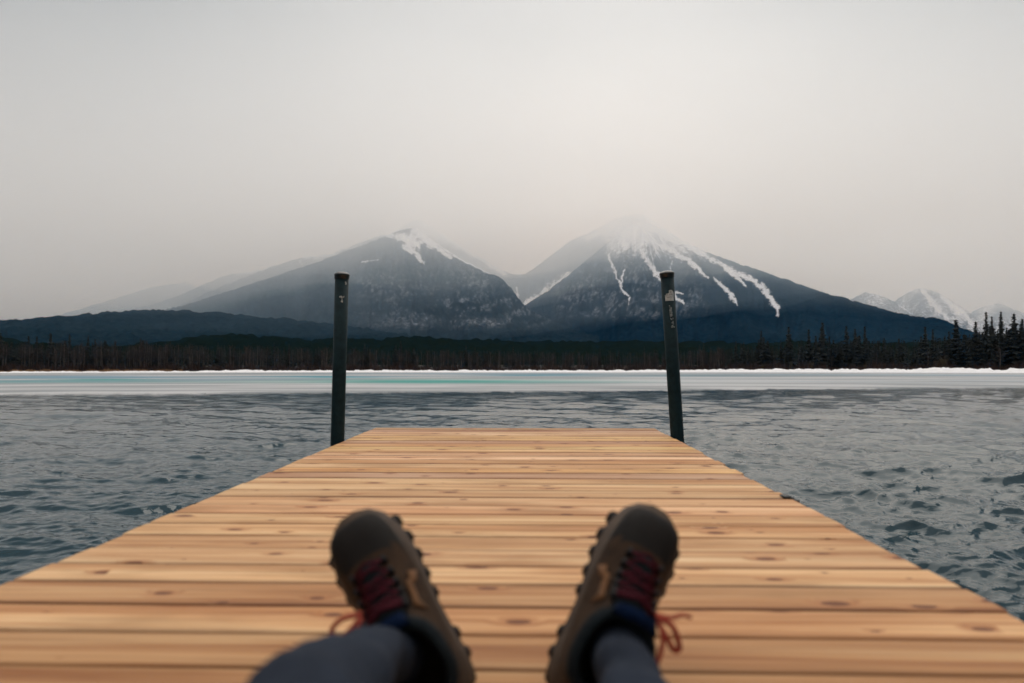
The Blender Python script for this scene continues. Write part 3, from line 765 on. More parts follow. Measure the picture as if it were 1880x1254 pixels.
def top_row(u):
    return float(np.interp(u, [-60, 0, 100, 200, 300, 420, 640, 900, 1200, 1380, 1480, 1600, 1700, 1800, 1880, 1960], [632, 634, 638, 638, 634, 634, 638, 641, 644, 634, 628, 628, 628, 620, 612, 608]))
n = 0
while n < 265:
    u = random.uniform(-40, 1920)
    if 280 < u < 1340 and random.random() < 0.62: continue
    r = random.uniform(203, 232)
    v = top_row(u) + random.gauss(4, 7)
    plant('spruce_tree', random.choice(spruce_data), u, r, tree_h(v, r), 10.0, L_S, 'spruce tree', G_S, random.uniform(0.95, 1.6)); n += 1
G_A = 'bare leafless trees along the far shore'
L_A = 'bare leafless tree with a thin brownish trunk among the far shoreline trees'
L_P = 'pale grey bare trunk in the cluster of pale trunks on the left far shore'
for i in range(26):
    u = random.choice([random.gauss(205, 16), random.gauss(130, 14), random.gauss(262, 8)])
    r = random.uniform(197, 203)
    plant('bare_tree', random.choice(aspen_data), u, r, tree_h(random.uniform(632, 648), r), 9.0, L_P, 'bare tree', 'pale bare trunks on the left shore')
n = 0
while n < 255:
    u = random.uniform(-40, 1920)
    if u > 1340 and random.random() < 0.85: continue
    r = random.uniform(196.5, 215)
    v = top_row(u) + (3 if u < 1340 else 22) + abs(random.gauss(0, 7))
    plant('bare_tree', random.choice(aspen_data), u, r, tree_h(v, r), 9.0, L_A, 'bare tree', G_A, random.uniform(0.9, 1.5)); n += 1

def forest_mass():
    base = []
    for s in range(4):
        vs, fs = spruce_crown(10.0, 1.4, 300 + s, whorls=13, per=7)
        base.append((np.array(vs), np.array(fs)))
    V, Fc, off = [], [], 0
    for i in range(1500):
        u = random.uniform(-250, 2130); r = random.uniform(216, 330); s_, f_ = base[i % 4]
        v = top_row(u) + 3 + abs(random.gauss(0, 6)); h = max(4, tree_h(v, r)); a = random.random() * 6.28; k = h / 10
        x, y = at_px(u, r); ca, sa = math.cos(a), math.sin(a); w = k * random.uniform(0.85, 1.3)
        P = np.stack([x + w * (s_[:, 0] * ca - s_[:, 1] * sa), y + w * (s_[:, 0] * sa + s_[:, 1] * ca), ground_z(r) + k * s_[:, 2]], -1)
        V.append(P); Fc.append(f_ + off); off += len(P)
    return mesh_np('forest', np.concatenate(V), np.concatenate(Fc), M['spruce'], smooth=False)
tag(forest_mass(), 'dense dark forest behind the shoreline trees', 'forest', kind='stuff')

def stalks(name, n, rlo, rhi, ulo, uhi, hlo, hhi, mat, width=0.05, seed=1):
    g = np.random.default_rng(seed); u = g.uniform(ulo, uhi, n); r = g.uniform(rlo, rhi, n); hx, hy = bearing(u)
    cl = 0.45 + 0.9 * vnoise(u / 14, u * 0, seed)
    h = g.uniform(hlo, hhi, n) * cl; x, y = hx * r, hy * r; z = np.interp(r, [SHORE, SHORE + 6, 240], [-0.3, 0.55, 1.3]) - 0.1
    a = g.uniform(0, 6.28, n); w = width * (0.6 + g.random(n)); lx, ly = g.normal(0, 0.25, n) * h, g.normal(0, 0.25, n) * h
    P = np.stack([np.stack([x - w * np.cos(a), y - w * np.sin(a), z], -1), np.stack([x + w * np.cos(a), y + w * np.sin(a), z], -1), np.stack([x + lx, y + ly, z + h], -1)], 1).reshape(-1, 3)
    return mesh_np(name, P, np.arange(3 * n).reshape(-1, 3), mat, smooth=False)
tag(stalks('brush', 16000, SHORE + 4.5, SHORE + 12, -150, 2030, 0.8, 2.6, M['brush'], 0.07, 3), 'russet brown brush at the foot of the shoreline trees', 'brush', kind='stuff')
tag(stalks('dry_grass', 5000, SHORE + 2.6, SHORE + 5, -150, 335, 0.35, 0.75, M['straw'], 0.09, 4), 'straw coloured dry grass strip along the left far shore', 'dry grass', kind='stuff')
shrub_mb = MB(); g_ = random.Random(9)
for i in range(60):
    a = g_.random() * 6.28; l = 0.8 + g_.random() * 1.3; sp_ = g_.uniform(0.1, 0.5)
    p1 = (math.cos(a) * l * sp_ * 0.5, math.sin(a) * l * sp_ * 0.5, l * 0.6)
    shrub_mb.tube([(0, 0, -0.3), p1, (p1[0] * 1.8, p1[1] * 1.8, l)], [0.04, 0.03, 0.012], 3)
    for q in range(3):
        b = g_.random() * 6.28; shrub_mb.tube([p1, (p1[0] + math.cos(b) * 0.25, p1[1] + math.sin(b) * 0.25, p1[2] + 0.4)], [0.022, 0.01], 3)
shrub0 = shrub_mb.build('shrub', M['larch'])
for i, (u, s, lab) in enumerate([(1400, 0.8, 'olive yellow shrub below the leftmost tall spires on the right'), (1452, 1.0, 'olive yellow shrub below the slim second spire'), (1490, 1.1, 'olive yellow shrub below the tallest spire'),
                                 (1588, 0.9, 'ochre shrub under the thin spike right of the tallest spire'), (1720, 1.2, 'yellowish shrub standing left of the broad dark spruce'), (1732, 1.7, 'taller yellowish shrub nearest the broad dark spruce')]):
    o = shrub0 if i == 0 else shrub0.copy()
    if i: link(o)
    x, y = at_px(u, 196.5); o.location = (x, y, 0.5); o.scale = (s * 0.8, s * 0.8, s); o.rotation_euler[2] = i * 1.3
    tag(o, lab, 'shrub', 'olive shrubs at the snow bank')

# ------------------------------------------------------------------ dock
DECK_H = 0.505                                     # camera height over the deck
TILT = math.atan((HORIZON - 666.0) / F_PX)
dock = empty('wooden_dock', (0, 0, CAM_H - DECK_H), (TILT, 0, 0))
tag(dock, 'new cedar plank dock reaching out over the lake', 'dock')
XL, XR = -1.201, 0.968
PITCH_B, SEAM0 = 0.1431, 1.146
def build_planks():
    V, Fc, A, T, E = [], [], [], [], []; off = 0; g = random.Random(4)
    special = {0: (0.66, 0.54, 0.43), 1: (0.98, 0.90, 0.82), -1: (0.70, 0.60, 0.49), -2: (0.70, 0.60, 0.49), 2: (0.72, 0.60, 0.50), 3: (1.05, 1.03, 1.0), 4: (0.95, 0.92, 0.90), 5: (0.90, 0.86, 0.82), 6: (1.06, 1.05, 1.02), 7: (0.92, 0.87, 0.80), 12: (0.98, 0.95, 0.9), 21: (0.85, 0.72, 0.6), 16: (0.84, 0.72, 0.6)}  # browner planks, the nearest tinted further to paint in lens vignetting
    for k in range(-22, 29):
        gap = g.choice([0.004, 0.006, 0.007, 0.009]); y0 = SEAM0 + PITCH_B * k + gap / 2; y1 = SEAM0 + PITCH_B * (k + 1) - gap / 2
        z = g.uniform(-0.0015, 0.0015); th = 0.038; b = 0.005; cup = g.uniform(-0.001, 0.0015)
        prof = [(y0, z - th), (y0, z - b), (y0 + b * 0.3, z - b * 0.3), (y0 + b, z), (y0 + 0.014, z + cup * 0.3), ((y0 + y1) / 2, z + cup), (y1 - 0.014, z + cup * 0.3), (y1 - b, z), (y1 - b * 0.3, z - b * 0.3), (y1, z - b), (y1, z - th)]
        xl = XL + g.uniform(-0.006, 0.006); xr = XR + g.uniform(-0.010, 0.008)
        xs = np.concatenate([[xl, xl + 0.003], np.linspace(xl + 0.2, xr - 0.2, 9), [xr - 0.003, xr]])
        bow = g.uniform(-0.0012, 0.0012); n = len(prof); m = len(xs)
        for i, x in enumerate(xs):
            ins = 0.003 if i in (0, m - 1) else 0
            q = bow * math.sin(math.pi * (x - xl) / (xr - xl))
            for (yy, zz) in prof:
                V.append((x, yy + q + (ins if yy < (y0 + y1) / 2 else -ins), zz - (ins if zz > z - 0.02 else -ins)))
        for i in range(m - 1):
            for j in range(n):
                j2 = (j + 1) % n
                Fc.append([off + i * n + j, off + (i + 1) * n + j, off + (i + 1) * n + j2, off + i * n + j2])
        Fc.append([off + j for j in range(n)]); Fc.append([off + (m - 1) * n + j for j in range(n)][::-1])
        tn = special.get(k) or tuple(np.array([1.0, 0.96, 0.93]) * g.choice([0.74, 0.86, 0.94, 1.0, 1.06, 1.12]) * np.array([1, g.uniform(0.92, 1.06), g.uniform(0.82, 1.14)]))
        seam_dark = g.uniform(0.35, 0.9); E += [seam_dark * e_ for e_ in (1, 1, 1, 0.85, 0, 0, 0, 0.85, 1, 1, 1)] * m  # plank edges painted darker: seam dirt plus the shade of the gaps
        A += [g.random()] * (n * m); T += [tn] * (n * m); off += n * m
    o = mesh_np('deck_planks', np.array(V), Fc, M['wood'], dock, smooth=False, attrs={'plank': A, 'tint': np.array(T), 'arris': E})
    bm = bmesh.new(); bm.from_mesh(o.data); bmesh.ops.recalc_face_normals(bm, faces=bm.faces); bm.to_mesh(o.data); bm.free()
    return o
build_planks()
JOIST_X = (XL + 0.05, -0.66, -0.117, 0.43, XR - 0.05)
YE = SEAM0 + PITCH_B * 29
mb = MB()
for x in JOIST_X:
    mb = MB(); mb.box((x, (YE - 2.0) / 2 - 0.03, -0.038 - 0.072), (0.038, YE + 1.9, 0.14)); mb.build('joist', M['joist'], dock, smooth=False)
mb = MB(); mb.box(((XL + XR) / 2, YE - 0.045, -0.113), (XR - XL - 0.03, 0.038, 0.145), bev=0.003)
mb.build('end_fascia', M['joist'], dock, smooth=False)
for (x, y) in ((XL + 0.35, 4.5), (XR - 0.35, 4.5), (XL + 0.35, 1.5), (XR - 0.35, 1.5)):
    mb = MB(); mb.box((x, y, -0.42), (0.6, 1.1, 0.40), bev=0.05); mb.build('float', M['float'], dock)
mb = MB()                                           # small black edge bracket
mb.box((XR + 0.004, 2.60, -0.026), (0.022, 0.07, 0.060), bev=0.006); mb.box((XR - 0.012, 2.60, 0.006), (0.03, 0.05, 0.006), bev=0.002)
mb.tube([(XR + 0.018, 2.575, -0.01), (XR + 0.028, 2.575, -0.01)], 0.008, 8); mb.tube([(XR + 0.018, 2.625, -0.01), (XR + 0.028, 2.625, -0.01)], 0.008, 8)
mb.build('edge_bracket', M['cap'], dock)
for (sx, x, y) in ((-1, XL, 4.45), (1, XR, 4.72)):  # pile guides that hold the posts
    mb = MB(); mb.box((x - sx * 0.005, y, -0.09), (0.02, 0.22, 0.1), bev=0.004)
    ring = [(x + sx * 0.052 + 0.062 * math.cos(a), y + 0.062 * math.sin(a), -0.09) for a in np.linspace(0, 2 * math.pi, 25)]
    mb.tube(ring, 0.008, 6); mb.build('pile_guide', M['cap'], dock)

# ------------------------------------------------------------------ posts
def make_post(xb, yb, zb, xt, yt, zt, rad, label):
    base = Vector((xb, yb, zb)); top = Vector((xt, yt, zt)); ax = (top - base)
    e = empty('mooring_post', base); e.rotation_mode = 'QUATERNION'
    e.rotation_quaternion = ax.to_track_quat('Z', 'Y'); e.rotation_mode = 'XYZ'
    tag(e, label, 'post', 'steel pipe posts at the end of the dock')
    h = ax.length; n = 40
    def ring(r, z): return [(r * math.cos(2 * math.pi * i / n), r * math.sin(2 * math.pi * i / n), z) for i in range(n)]
    mb = MB(); mb.loft([ring(rad, z) for z in (-1.6, 0, h * 0.3, h * 0.6, h - 0.04)])
    mb.build('pipe', M['pipe'], e)
    mb = MB(); c = rad * 1.09
    mb.loft([ring(rad * 0.99, h - 0.0495), ring(c * 0.985, h - 0.049), ring(c, h - 0.047), ring(c, h - 0.030), ring(c * 1.03, h - 0.0285), ring(c * 1.035, h - 0.018), ring(c * 1.02, h - 0.0165), ring(c * 0.97, h - 0.0150), ring(c * 0.86, h - 0.0100), ring(c * 0.68, h - 0.0050), ring(c * 0.45, h - 0.0015), ring(c * 0.22, h - 0.0002), ring(c * 0.04, h)])
    mb.build('cap', M['cap'], e)
    return e, h
def px_pt(u, v, y):                                  # point on the sight line of a photo pixel at a given depth
    d = px_dir(np.array([u]), np.array([v]))[0]; k = y / d[1]; return Vector((d[0] * k, y, CAM_H + d[2] * k))
def post(ub, vb, ut, vt, y, rad, label):
    t = px_pt(ut, vt, y); b = px_pt(ub, vb, y); dirv = (b - t).normalized()
    b2 = t + dirv * ((t.z + 0.1) / -dirv.z)
    return make_post(*b2, *t, rad, label)
post_l, hl = post(619.5, 815, 628, 499, 4.45, 0.0442, 'dark green steel pipe post with white chips, on the left dock edge')
post_r, hr = post(1243.5, 805, 1224, 497, 4.72, 0.0450, 'leaning dark green pipe post with worn sticker and white scrawl, right dock edge')

def wrap(pt_s, z, rad, off):                         # s: metres round the pipe from the side that faces the dock's near end
    a = -math.pi / 2 + pt_s / rad
    return ((rad + off) * math.cos(a), (rad + off) * math.sin(a), z)
def facing(e):                                       # angle about the post that faces -Y
    d = e.rotation_quaternion if e.rotation_mode == 'QUATERNION' else e.rotation_euler.to_quaternion()
    l = d.inverted() @ Vector((0.0, -1, 0)); return math.atan2(l.y, l.x)
def patch(mb, e, rad, s0, s1, z0, z1, off, cut=None, ns=10, nz=8):
    th = facing(e)
    vs, fs = [], []
    for j in range(nz + 1):
        for i in range(ns + 1):
            s = s0 + (s1 - s0) * i / ns; z = z0 + (z1 - z0) * j / nz
            if cut: s, z = cut(s, z)
            a = th + s / rad; vs.append(((rad + off) * math.cos(a), (rad + off) * math.sin(a), z))
    for j in range(nz):
        for i in range(ns):
            b = j * (ns + 1) + i; fs.append([b, b + 1, b + ns + 2, b + ns + 1])
    mb.add(vs, fs)
def stroke(mb, e, rad, pts_, w):
    th = facing(e); P = []
    for s, z in pts_:
        a = th + s / rad; P.append(((rad + 0.0012) * math.cos(a), (rad + 0.0012) * math.sin(a), z))
    mb.tube(P, w, 4)
PXM = 4.72 / F_PX                                    # metres per photo pixel at the right post
rr_ = 0.0450
# sticker: photo rows 533-553, left top worn away, rounded right top
zt_ = lambda v: hr - (v - 497) * PXM
mb = MB()
patch(mb, post_r, rr_, -0.031, 0.030, zt_(553.5), zt_(543), 0.0010)
patch(mb, post_r, rr_, -0.004, 0.030, zt_(543), zt_(534), 0.0010, cut=lambda s, z: (min(s, 0.030 - max(0, (z - zt_(538)) * 0.9)), z - max(0, (0.004 - s)) * 0.5))
patch(mb, post_r, rr_, -0.024, -0.004, zt_(543), zt_(539.5), 0.0010, cut=lambda s, z: (s, z - 0.25 * abs(s + 0.004) * (z > zt_(542))))
st = mb.build('sticker', M['sticker'], post_r)
mb = MB()
for p in ([(0.004, zt_(536.5)), (0.010, zt_(535.8)), (0.014, zt_(537.2))], [(0.000, zt_(540)), (0.006, zt_(538.6)), (0.020, zt_(540.5))], [(-0.002, zt_(542.5)), (0.008, zt_(541.5)), (0.022, zt_(543.2))], [(-0.020, zt_(546.8)), (-0.010, zt_(547.8)), (0.006, zt_(546.6)), (0.014, zt_(547.4))], [(-0.018, zt_(541)), (-0.012, zt_(543.5))]):
    stroke(mb, post_r, rr_ + 0.0002, p, 0.0016)
mb.build('sticker_print', M['sticker_ink'], st)
# marker scrawl running down the pipe: small illegible letter shapes traced row by row
def zz(v): return zt_(v)
mb = MB(); PXS = PXM
def glyph(strokes, w=0.0018):
    for p in strokes: stroke(mb, post_r, rr_, [((u - 1226.6 - (v - 575) * 0.064) * PXS, zz(v)) for u, v in p], w)
glyph([[(1223.4, 563.6), (1224.2, 562), (1225.4, 563)], [(1223.6, 564.8), (1225.6, 564.2)]], 0.0012)
glyph([[(1225, 566.5), (1227, 565.2), (1228.6, 566.4)], [(1224.6, 568.4), (1228.4, 567.6)]], 0.0014)
glyph([[(1224.6, 570), (1228.4, 568.6)], [(1224.6, 570), (1225.2, 573.4), (1227.4, 572.6), (1228.2, 570.4)], [(1225.4, 571.8), (1227.6, 571)]], 0.0018)
glyph([[(1225.2, 575), (1228.8, 574)], [(1225.2, 575), (1225.4, 578.2), (1228.6, 577.6), (1228.8, 574)]], 0.0018)
glyph([[(1225, 579.6), (1229.6, 579)], [(1225.6, 579.8), (1226, 582.8)], [(1227.4, 579.4), (1227.8, 582.4)], [(1229.4, 579), (1229.2, 581)]], 0.0016)
glyph([[(1226, 585), (1228.2, 588.6)], [(1230.6, 584.8), (1230.4, 587.6)]], 0.0020)
glyph([[(1227.8, 593.6), (1229.4, 594.6), (1231, 590.4), (1230.6, 592.6)], [(1231.6, 593.4), (1231.4, 597)]], 0.0018)
glyph([[(1228.6, 602.4), (1229.2, 598.6), (1230.6, 598)], [(1228.2, 600.2), (1229.6, 602.6)], [(1231.6, 599.4), (1232.6, 602.2), (1233.8, 601.2)]], 0.0020)
mb.build('marker_scrawl', M['marker'], post_r)
# white chips on the left post
PXL = 4.45 / F_PX; rl_ = 0.0442
mb = MB()
for (u, v, w, h_) in ((637.6, 519.3, 1.2, 0.9), (638.2, 522, 1.2, 1.6), (630.2, 546.5, 2.2, 1.2), (632.2, 548, 1.6, 1.0), (635.4, 546.8, 0.9, 1.2), (632.8, 551, 1.0, 0.8), (632.6, 555, 1.5, 1.4), (633.6, 556.4, 1.0, 0.9)):
    s = (u - 628 - 0.2) * PXL; s = rl_ * math.asin(max(-0.97, min(0.97, s / rl_))); z = hl - (v - 499) * PXL
    patch(mb, post_l, rl_, s - w * PXL, s + w * PXL, z - h_ * PXL, z + h_ * PXL, 0.0010, cut=lambda a, b, s=s, z=z: (a + 0.3 * (b - z), b + 0.25 * (a - s)), ns=3, nz=3)
mb.build('paint_chips', M['sticker'], post_l)

# ------------------------------------------------------------------ person: legs stretched out on the dock, hiking boots
def skin_body(name, joints, edges, parent, mats):
    me = bpy.data.meshes.new(name); me.from_pydata([j[0] for j in joints], edges, [])
    o = bpy.data.objects.new(name, me); link(o, parent)
    md = o.modifiers.new('skin', 'SKIN'); md.use_smooth_shade = True; md.branch_smoothing = 0.4
    for i, j in enumerate(joints):
        r = j[1]; me.skin_vertices[0].data[i].radius = r if isinstance(r, tuple) else (r, r)
    me.skin_vertices[0].data[0].use_root = True
    sd = o.modifiers.new('sub', 'SUBSURF'); sd.levels = 3; sd.render_levels = 3
    dg = bpy.context.evaluated_depsgraph_get(); ev = o.evaluated_get(dg)
    m2 = bpy.data.meshes.new_from_object(ev); o.modifiers.clear(); o.data = m2
    m2.materials.clear()
    for m in mats: m2.materials.append(m)
    m2.polygons.foreach_set('use_smooth', np.ones(len(m2.polygons), dtype=bool))
    return o

Z0 = CAM_H - DECK_H
def D(x, y, z): return (x, y, z + Z0 + y * math.tan(TILT))
joints = [
    (D(0.0, 0.02, 0.125), (0.155, 0.115)),                                            # pelvis (root)
    (D(-0.105, 0.12, 0.125), 0.088), (D(-0.165, 0.36, 0.175), 0.074), (D(-0.190, 0.56, 0.214), 0.060), (D(-0.196, 0.625, 0.203), 0.058), (D(-0.195, 0.74, 0.166), 0.052), (D(-0.191, 0.85, 0.140), 0.042), (D(-0.180, 0.97, 0.098), 0.037),
    (D(0.095, 0.12, 0.115), 0.088), (D(0.115, 0.36, 0.125), 0.078), (D(0.118, 0.55, 0.118), 0.062), (D(0.116, 0.62, 0.112), 0.057), (D(0.115, 0.74, 0.118), 0.050), (D(0.119, 0.85, 0.130), 0.042), (D(0.115, 0.97, 0.105), 0.037),
    (D(0.0, -0.12, 0.19), (0.16, 0.11)), (D(0.0, -0.30, 0.30), (0.17, 0.11)), (D(0.0, -0.46, 0.42), (0.17, 0.10)),
]
edges = [(0, 1), (1, 2), (2, 3), (3, 4), (4, 5), (5, 6), (6, 7), (0, 8), (8, 9), (9, 10), (10, 11), (11, 12), (12, 13), (13, 14), (0, 15), (15, 16), (16, 17)]
person = skin_body('person', joints, edges, None, [M['trousers'], M['jacket']])
tag(person, 'person sitting on the dock, legs stretched out in slate trousers and brown hiking boots', 'person')
idx = [1 if p.center.y < -0.02 else 0 for p in person.data.polygons]
person.data.polygons.foreach_set('material_index', idx)
# creases in the trouser cloth
co = np.empty(len(person.data.vertices) * 3, dtype=np.float32); person.data.vertices.foreach_get('co', co); co = co.reshape(-1, 3)
no = np.empty(len(person.data.vertices) * 3, dtype=np.float32); person.data.vertex_normals.foreach_get('vector', no); no = no.reshape(-1, 3)
fold = (fbm(co[:, 1] * 26 + 8 * co[:, 0], co[:, 0] * 9 + co[:, 2] * 9, 3, 3) - 0.5) * 0.020 + (fbm(co[:, 1] * 9 + 3 * co[:, 0], co[:, 0] * 14 - co[:, 2] * 10, 2, 8) - 0.5) * 0.022
co = co + no * fold[:, None]; person.data.vertices.foreach_set('co', co.astype(np.float32).ravel()); person.data.update()

# boot built in its own space: x across (inner side +), y heel to toe, z up from the sole
PF = [(0.318, 0.036), (0.317, 0.058), (0.306, 0.080), (0.282, 0.094), (0.250, 0.100), (0.215, 0.107), (0.185, 0.118), (0.160, 0.131), (0.138, 0.148), (0.122, 0.168), (0.113, 0.188), (0.108, 0.205)]
PB = [(0.318, 0.030), (0.312, 0.029), (0.290, 0.029), (0.255, 0.029), (0.205, 0.029), (0.150, 0.029), (0.095, 0.029), (0.040, 0.030), (0.004, 0.052), (-0.006, 0.095), (0.000, 0.140), (-0.004, 0.180)]
PW = [0.018, 0.036, 0.047, 0.0525, 0.0545, 0.0525, 0.049, 0.046, 0.044, 0.0435, 0.045, 0.048]
def boot_rings(grow=0.0, n=28, a0=0, a1=12, up=True):
    from_i = []
    def resample(P, m=34):
        P = np.array(P, float); t = np.linspace(0, 1, len(P)); tt = np.linspace(0, 1, m)
        out = []
        for c in range(P.shape[1]):
            y = np.interp(tt, t, P[:, c]); y = np.convolve(np.pad(y, 2, 'edge'), [0.12, 0.2, 0.36, 0.2, 0.12], 'valid'); out.append(y)
        return np.stack(out, -1)
    Fp = resample(PF); Bp = resample(PB); Wp = resample([(w,) for w in PW])[:, 0]
    rings = []
    for k in range(len(Fp)):
        f, b, w = Fp[k], Bp[k], Wp[k]; c = (f + b) / 2; ax = (f - b) / 2; ring = []
        shaft = k / (len(Fp) - 1)
        asym = 0.006 * math.sin(math.pi * min(1, 1.2 * (1 - shaft)))          # the inner edge runs straighter
        for i in range(n):
            a = 2 * math.pi * i / n; ca, sa = math.cos(a), math.sin(a)
            e = 0.80
            px = math.copysign(abs(sa) ** e, sa) * (w + grow); q = math.copysign(abs(ca) ** e, ca)
            ln = np.hypot(*ax); axx = ax * (1 + grow / max(ln, 0.01))
            bulge = 1.0 - (0.22 * (q > 0) * q * (1 - shaft))                  # narrower towards the instep
            ring.append((px * bulge + asym * (1 if sa > 0 else 0.3), c[0] + axx[0] * q, c[1] + axx[1] * q))
        rings.append(ring)
    return rings
SOLE = []                                            # outline, half widths (outer, inner) along y
for y, wo, wi in [(-0.014, 0.014, 0.014), (-0.008, 0.030, 0.030), (0.010, 0.043, 0.044), (0.045, 0.048, 0.050), (0.085, 0.048, 0.050), (0.125, 0.050, 0.051), (0.165, 0.055, 0.056), (0.205, 0.060, 0.062), (0.240, 0.061, 0.064), (0.275, 0.056, 0.061), (0.305, 0.043, 0.050), (0.322, 0.027, 0.034), (0.330, 0.010, 0.014)]:
    SOLE.append((y, wo, wi))
def sole_outline(z, grow):
    left = [(-(wo + grow), y) for y, wo, wi in SOLE]; right = [(wi + grow, y) for y, wo, wi in SOLE[::-1]]
    return [(x, y, z + (0.010 * max(0, (y - 0.25) / 0.08) ** 2 if y > 0.25 else 0)) for x, y in left + right]

def make_boot(mirror, H, d, up, bow):
    d = Vector(d).normalized(); up = Vector(up); ez = (up - d * up.dot(d)).normalized(); ex = d.cross(ez)
    # ex is +x for a toe-away boot seen from behind; inner side of the left boot is +ex
    mat4 = (Matrix((ex, d, ez)).transposed() @ Matrix.Diagonal((0.97, 0.95, 0.97))).to_4x4(); mat4.translation = Vector(H)
    sgn = -1 if mirror else 1
    def fix(mb): mb.v = [(sgn * v[0], v[1], v[2]) for v in mb.v]; return mb
    rings = boot_rings(); K = len(rings)
    mb = MB(); mb.loft(rings[:K - 2], cap0=True, cap1=False)
    for k in range(len(mb.f)):
        c = np.mean([mb.v[i] for i in mb.f[k]], axis=0)
        mb.m[k] = 1 if (c[1] > 0.235 and c[2] > 0.030 + 0.25 * max(0, 0.30 - c[1])) or c[2] < 0.045 and c[1] > 0.2 else 0
    boot = fix(mb).build('boot', [M['leather'], M['toe']], None)
    boot.matrix_world = mat4
    def part(mb, name, mat, par=boot):
        o = fix(mb).build(name, mat, par); return o
    # sole with lugs
    mb = MB()
    mb.loft([sole_outline(0.012, -0.001), sole_outline(0.016, 0.004), sole_outline(0.020, 0.004), sole_outline(0.022, 0.002)], mi=0)
    mb.loft([sole_outline(0.0222, 0.0015), sole_outline(0.026, 0.003), sole_outline(0.033, 0.003), sole_outline(0.038, 0.000)], mi=1)
    for side in (-1, 1):
        yy = 0.0
        while yy < 0.290:
            if 0.098 < yy < 0.125: yy += 0.02; continue
            w = np.interp(yy, [s[0] for s in SOLE], [s[1] if side < 0 else s[2] for s in SOLE])
            lift = 0.010 * max(0, (yy - 0.25) / 0.08) ** 2 if yy > 0.25 else 0
            mb.box((side * (w - 0.005), yy + 0.009, 0.010 + lift), (0.028, 0.022, 0.024), bev=0.004)
            mb.box((side * (w * 0.42), yy + 0.011, 0.006 + lift), (0.020, 0.012, 0.014), bev=0.002)
            yy += 0.0335
    part(mb, 'sole', [M['rubber'], M['midsole']])
    # padded collar
    mb = MB(); top = rings[K - 3]
    rr = [Vector(p) for p in rings[K - 2]]; cen = sum(rr, Vector()) / len(rr); n = len(rr); prof = []
    upv = (sum((Vector(p) for p in rings[K - 1]), Vector()) / n - cen).normalized()
    for (g1, hz) in ((1.02, -0.030), (1.10, -0.018), (1.12, 0.0), (1.06, 0.014), (0.94, 0.018), (0.84, 0.010), (0.80, -0.02), (0.78, -0.06)):
        prof.append([cen + (p - cen) * g1 + upv * hz for p in rr])
    mb.loft(prof, cap0=False, cap1=False); part(mb, 'collar', M['collar'])
    # tongue over the instep
    Fp = np.array(PF); mb = MB(); tg = []
    for k, (y, z) in enumerate([(0.225, 0.106), (0.19, 0.119), (0.16, 0.135), (0.138, 0.153), (0.124, 0.172), (0.116, 0.192), (0.112, 0.212), (0.112, 0.228)]):
        nx = Vector((0, 0.55, 0.83)) if k < 4 else Vector((0, 0.9, 0.43)); w = 0.021 + 0.0018 * k
        tg.append([(-w, y - nx.y * 0.012, z - nx.z * 0.012), (-w * 0.7, y + nx.y * 0.004, z + nx.z * 0.004), (0, y + nx.y * 0.008, z + nx.z * 0.008), (w * 0.7, y + nx.y * 0.004, z + nx.z * 0.004), (w, y - nx.y * 0.012, z - nx.z * 0.012), (0, y - nx.y * 0.010, z - nx.z * 0.010)])
    mb.loft(tg); n_t = len(tg[0])
    for k in range(len(mb.f)): mb.m[k] = 0 if np.mean([mb.v[i][2] for i in mb.f[k]]) > 0.172 else 1
    part(mb, 'tongue', [M['tongue'], M['collar']])
    # laces criss-crossing
    rows = [(0.216, 0.112, 0.026), (0.194, 0.121, 0.028), (0.173, 0.132, 0.029), (0.154, 0.146, 0.030), (0.139, 0.162, 0.031), (0.129, 0.179, 0.032)]
    mb = MB()
    for k, (y, z, w) in enumerate(rows):
        o_ = 0.006
        for s in (-1, 1):
            me_ = MB(); me_.tube([(s * w, y - 0.002, z - 0.008), (s * w, y + 0.004, z + 0.003)], 0.0055, 8); part(me_, 'eyelet', M['metal'])
            if k + 1 < len(rows):
                y2, z2, w2 = rows[k + 1]
                mb.tube([(s * w, y + 0.002, z), (s * w * 0.4, (y * 0.65 + y2 * 0.35) + 0.007, (z * 0.65 + z2 * 0.35) + 0.011), (-s * w2 * 0.4, (y * 0.3 + y2 * 0.7) + 0.008, (z * 0.3 + z2 * 0.7) + 0.011), (-s * w2, y2 + 0.002, z2)], 0.0025, 6)
        if k % 2 == 0: mb.tube([(-w, y + 0.002, z), (0, y + 0.009, z + 0.012), (w, y + 0.002, z)], 0.0025, 6)
    mb.tube([(-0.03, 0.133, 0.181), (0, 0.142, 0.190), (0.03, 0.133, 0.181)], 0.004, 6)
    part(mb, 'laces', M['lace'])
    # small ochre overlays beside the eyelets
    for s in (-1, 1):
        def side(y, z, off=0.0022):
            best = min(((p, ring) for ring in rings for p in ring if p[0] * s > 0), key=lambda q: (q[0][1] - y) ** 2 + (q[0][2] - z) ** 2)[0]
            return Vector(best) + Vector((s * off, 0.0, off))
        mb = MB(); ts = np.linspace(0, 1, 7); m_ = len(ts)
        row0 = [side(0.185 - 0.062 * t, 0.100 + 0.040 * t) for t in ts]; row1 = [side(0.178 - 0.060 * t, 0.086 + 0.036 * t + 0.006 * math.sin(3 * t)) for t in ts]
        lift = Vector((s * 0.0018, 0.0008, 0.0012))
        mb.loft([[a_, b_, b_ + lift, a_ + lift] for a_, b_ in zip(row0, row1)])
        part(mb, 'side_overlay', M['ochre'])
    # bow: loose loops and ends hang over the outer side (photo), given in the boot's own space
    mb = MB()
    for path, r in bow: mb.tube(path, r, 6)
    part(mb, 'lace_bow', M['lace_bow'])
    return boot

